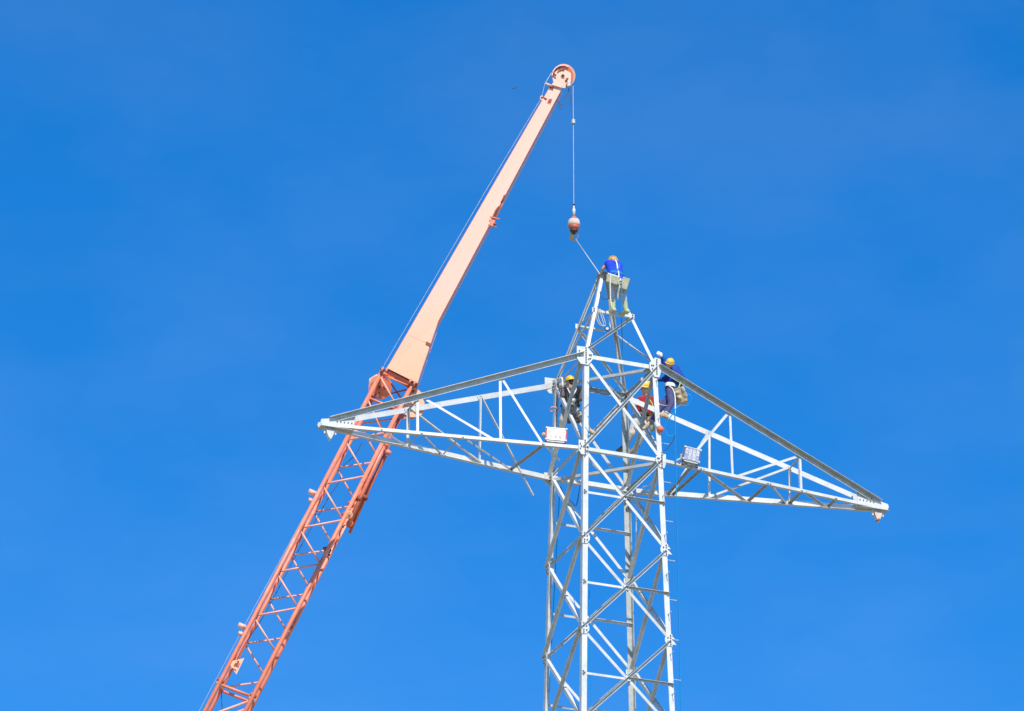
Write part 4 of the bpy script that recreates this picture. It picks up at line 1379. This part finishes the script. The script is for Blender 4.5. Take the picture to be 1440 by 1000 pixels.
# ------------------------------------------------------------------ boxes with signs
def crate(name, label, cat, c, a, up, ha, hu, hd, front, edge, under, marks, mcol):
    """a shallow box with a framed face; a = along the face, up = up the face"""
    n = a.cross(up).normalized()
    if n.dot(FW) > 0: n = -n
    t = thing(name, c - up * hu, label, cat)
    bm = bmesh.new(); box(bm, c - n * hd, a, up, n, ha, hu, hd - .004); link('case', bm, under, t)
    bm = bmesh.new(); box(bm, c + n * .002, a, up, n, ha * .88, hu * .93, .004); pn = link('face', bm, front, t)
    for s in (-1, 1):
        bm = bmesh.new(); box(bm, c + a * (s * ha * .94) + n * .006, a, up, n, ha * .06, hu, .012); link('side_rail', bm, edge, t)
    bm = bmesh.new(); box(bm, c + up * hu + n * .004, a, n, up, ha * .98, .012, .010); link('top_rail', bm, SIGNW if front is SIGNW else STEEL, t)
    for s in (-1, 1):
        for v in (-1, 1):
            bm = bmesh.new(); lathe(bm, c + a * (s * ha * .95) + up * (v * hu * .93) + n * .012, n, [(0, .024), (.02, .024), (.026, .012)], 10); link('corner_cap', bm, STEEL_B, t)
        bm = bmesh.new(); box(bm, c + a * (s * ha * .86) - up * (hu + .05) - n * .05, a, up, n, .025, .06, .03); link('bracket', bm, DARK, t)
    bm = bmesh.new()
    for (x, y, w, h) in marks:
        box(bm, c + a * (x * ha) + up * (y * hu) + n * .009, a, up, n, w * ha, h * hu, .0015)
    lt = link('lettering', bm, mcol, pn); lt['kind'] = 'stuff'
    bm = bmesh.new(); box(bm, c - up * (hu + .02) - n * hd * .9, a, n, up, ha * .96, hd * .85, .012); link('tray', bm, STEEL_D, t)
    return t, n
def glyph(cx, cy, w, h, rn, st=.018):
    """a block of horizontal and vertical strokes, like one square character"""
    o = []
    rows = rn.choice((3, 3, 4))
    for i in range(rows):
        y = cy - h + 2 * h * i / (rows - 1)
        ww = w * rn.uniform(.7, 1)
        o.append((cx + rn.uniform(-.1, .1) * w, y, ww, st * 2.6))
    for x in ((-.6, .6) if rn.random() < .6 else (-.75, 0, .75)):
        o.append((cx + x * w, cy + rn.uniform(-.1, .1) * h, st * 1.3, h * rn.uniform(.6, 1)))
    return o
rn = random.Random(4)
cA = at(782.2, 611, cr('A', 0), -.02)
aL = (RT * 1.0 - UP * .09 + FW * .05).normalized()
upL = (UPV - aL * aL.z).normalized()
mk = []
for i in range(4): mk += glyph(-.62 + .41 * i, .38, .13, .28, rn)
for i in range(3): mk += glyph(-.45 + .42 * i, -.40, .11, .22, rn)
t, n_ = crate('sign_box', 'white box with red sides and faded red characters on the lower left crossarm', 'sign box', cA, aL, upL, .245, .155, .13, SIGNW, SIGNR, STEEL_D, mk, SIGNF)  # a lettered sign box, holds no lamp
bm = bmesh.new(); lathe(bm, cA - aL * .29 - upL * .03, FW, [(-.03, .02), (-.03, .05), (.03, .05), (.03, .02)], 14); link('clasp', bm, BRASS, t, True)
cB = at(973, 639.5, CH['RLN'][0].lerp(CH['RLN'][1], .13), -.10)
aR = (RT * 1.0 - UP * .25 + FW * .15).normalized()
upR = (UPV - aR * aR.z).normalized()
mk = []
for i in range(4): mk += glyph(-.66 + .44 * i, .42, .17, .34, rn, .03)
for i in range(2): mk += glyph(-.24 + .52 * i, -.42, .18, .32, rn, .03)
crate('sign_box', 'blue grey box with white characters clamped on the lower right crossarm', 'sign box', cB, aR, upR, .20, .165, .07, SIGNB, SIGNN, STEEL_D, mk, STEEL_B)

# ------------------------------------------------------------------ ropes on the tower
def rope(label, pts, r, mt, name='rope', seg=6, n=6):
    bm = bmesh.new()
    tube(bm, spline(pts, n), r, seg)
    return tag(link(name, bm, mt), label, 'rope')
cB1 = cr('B', 0) + V((.35, 0, 0))
rope('long blue rope hanging down outside the right corner leg', [at(948.5, 575, cB1), at(949.5, 600, cB1), at(950, 640, cB1), at(951.5, 720, cB1), at(954, 830, cB1), at(957.5, 1000, cB1), at(959, 1080, cB1)], .0135, ROPE_B)
rope('blue rope looping round beside the knees of the worker in blue', [at(963, 553, cB1, .2), at(970.5, 556, cB1, .2), at(972, 563, cB1, .2), at(966, 571, cB1, .2), at(957, 570, cB1, .2), at(951, 574, cB1, .1), at(948, 580, cB1)], .012, ROPE_B)
rope('blue rope loop dangling below the boots of the worker in blue', [at(948, 580, cB1), at(939, 592, cB1), at(935, 603, cB1), at(939, 612, cB1), at(947, 613, cB1), at(950, 604, cB1), at(949, 588, cB1)], .011, ROPE_B)
rope('thin dark wire curving from the lower crossarm to the right leg', [at(949, 612, cB1), at(945, 622, cB1), at(938, 631, cB1), at(934, 634, cB1)], .009, WIRE_D)
cA1 = cr('A', 0) + V((.1, .15, 0))
rope('thin blue rope hanging straight down just right of the near leg', [at(826, 585, cA1), at(828.5, 590, cA1), at(829, 600, cA1), at(826.5, 622, cA1), at(827, 700, cA1), at(829, 850, cA1), at(831, 1000, cA1), at(831.5, 1080, cA1)], .010, ROPE_B)
cD1 = cr('D', 0) + V((.2, -.2, 0))
rope('dark blue rope hanging down inside the left leg of the tower', [at(788, 684, cD1), at(786.5, 700, cD1), at(784, 750, cD1), at(781, 800, cD1), at(778, 860, cD1), at(772, 980, cD1), at(769, 1080, cD1)], .012, ROPE_B)
rope('slack dark blue rope hanging in a bight under the left side brace', [at(788, 684, cD1), at(794, 697, cD1), at(804, 706, cD1), at(810, 711, cD1), at(814, 694, cD1), at(816, 682, cD1)], .011, WIRE_D)
cC1 = cr('C', 0) + V((.1, -.1, 0))
rope('white rope hanging straight beside the far leg below the crossarm', [at(893.5, 705, cC1), at(894.5, 740, cC1), at(893.5, 790, cC1)], .016, ROPE_W)
rope('white rope curving in the corner below the right crossarm', [at(923, 658, cr('B', 0)), at(920, 672, cr('B', 0)), at(914, 681, cr('B', 0), .3), at(904, 685.5, cr('B', 0), .6)], .014, ROPE_W)
rope('dark slack wire drooping between the upper braces inside the tower', [at(826, 537, cA1), at(834, 547, cA1, .3), at(845, 553.5, cA1, .6), at(858, 553.5, cA1, .8), at(868, 545, cA1, 1)], .010, WIRE_D)
pk = cr('A', P1)
rope('cream safety rope hanging from the belt of the topmost worker past his boots', [J1(858.5, 386, -.52), J1(858, 400, -.50), J1(858.5, 420, -.45), J1(860, 434, -.42), at(857, 450, pk), at(858.5, 462, pk)], .017, ROPE_W)
rope('thin blue green rope hanging down through the peak from the topmost worker', [J1(874, 386, -.5), J1(874.5, 420, -.5), J1(874, 450, -.5), at(875, 480, pk, .3), at(874.5, 520, pk, .3), at(876, 545, pk, .3)], .008, TEAL)
rope('dark cord sagging at the knees of the topmost worker', [at(844, 410, pk), at(845, 417, pk), at(850, 420.5, pk), at(856, 420, pk)], .010, WIRE_D)
bm = bmesh.new()
for k in range(2):
    o = V((.02 * k, -.02 * k, 0))
    tube(bm, spline([at(840, 436, pk) + o, at(838.5 + k, 446, pk) + o, at(843 + 1.4 * k, 456 + k, pk) + o, at(849 + k, 459 - k, pk) + o, at(847 + k, 449, pk) + o, at(842 + k, 436, pk) + o, at(840, 436, pk) + o], 5), .010, 6)
cl = link('rope_coil', bm, ROPE_W)
tag(cl, 'loose coil of pale rope hung on the peak crossbar left of the boots', 'rope')
c = at(854, 462, pk, -.2)
pl = thing('pulley', c, 'small blue pulley wheel with a white hub hanging inside the peak', 'pulley')
bm = bmesh.new(); lathe(bm, c, FW, [(-.03, .04), (-.03, .078), (.03, .078), (.03, .04)], 20); link('wheel', bm, TEAL, pl)
bm = bmesh.new(); lathe(bm, c - FW * .035, FW, [(-.01, .034), (.01, .034)], 16); link('hub', bm, SIGNW, pl)
# wire slings tied round the left leg and odd bits
c = cr('D', 1.75)
bm = bmesh.new(); tube(bm, [c + V((math.cos(a) * .11 + .03, math.sin(a) * .11 - .03, .02 * math.sin(2 * a))) for a in [2 * PI * i / 14 for i in range(15)]], .016, 6)
tag(link('sling', bm, CUP), 'pinkish sling wound round the left leg below its joint plate', 'sling')
c = at(957, 645, CH['RLN'][0].lerp(CH['RLN'][1], .09), -.08)
bm = bmesh.new(); tube(bm, spline([c + RT * -.09 + UP * -.05, c + RT * -.05 + UP * -.02, c + UP * .0, c + RT * .01 + UP * .09], 4), .022, 8); box(bm, c + RT * .02 + UP * .1, RT, UP, FW, .025, .012, .02)
tag(link('clamp', bm, STEEL_B), 'pale steel clamp on the lower crossarm just left of the blue grey box', 'clamp')
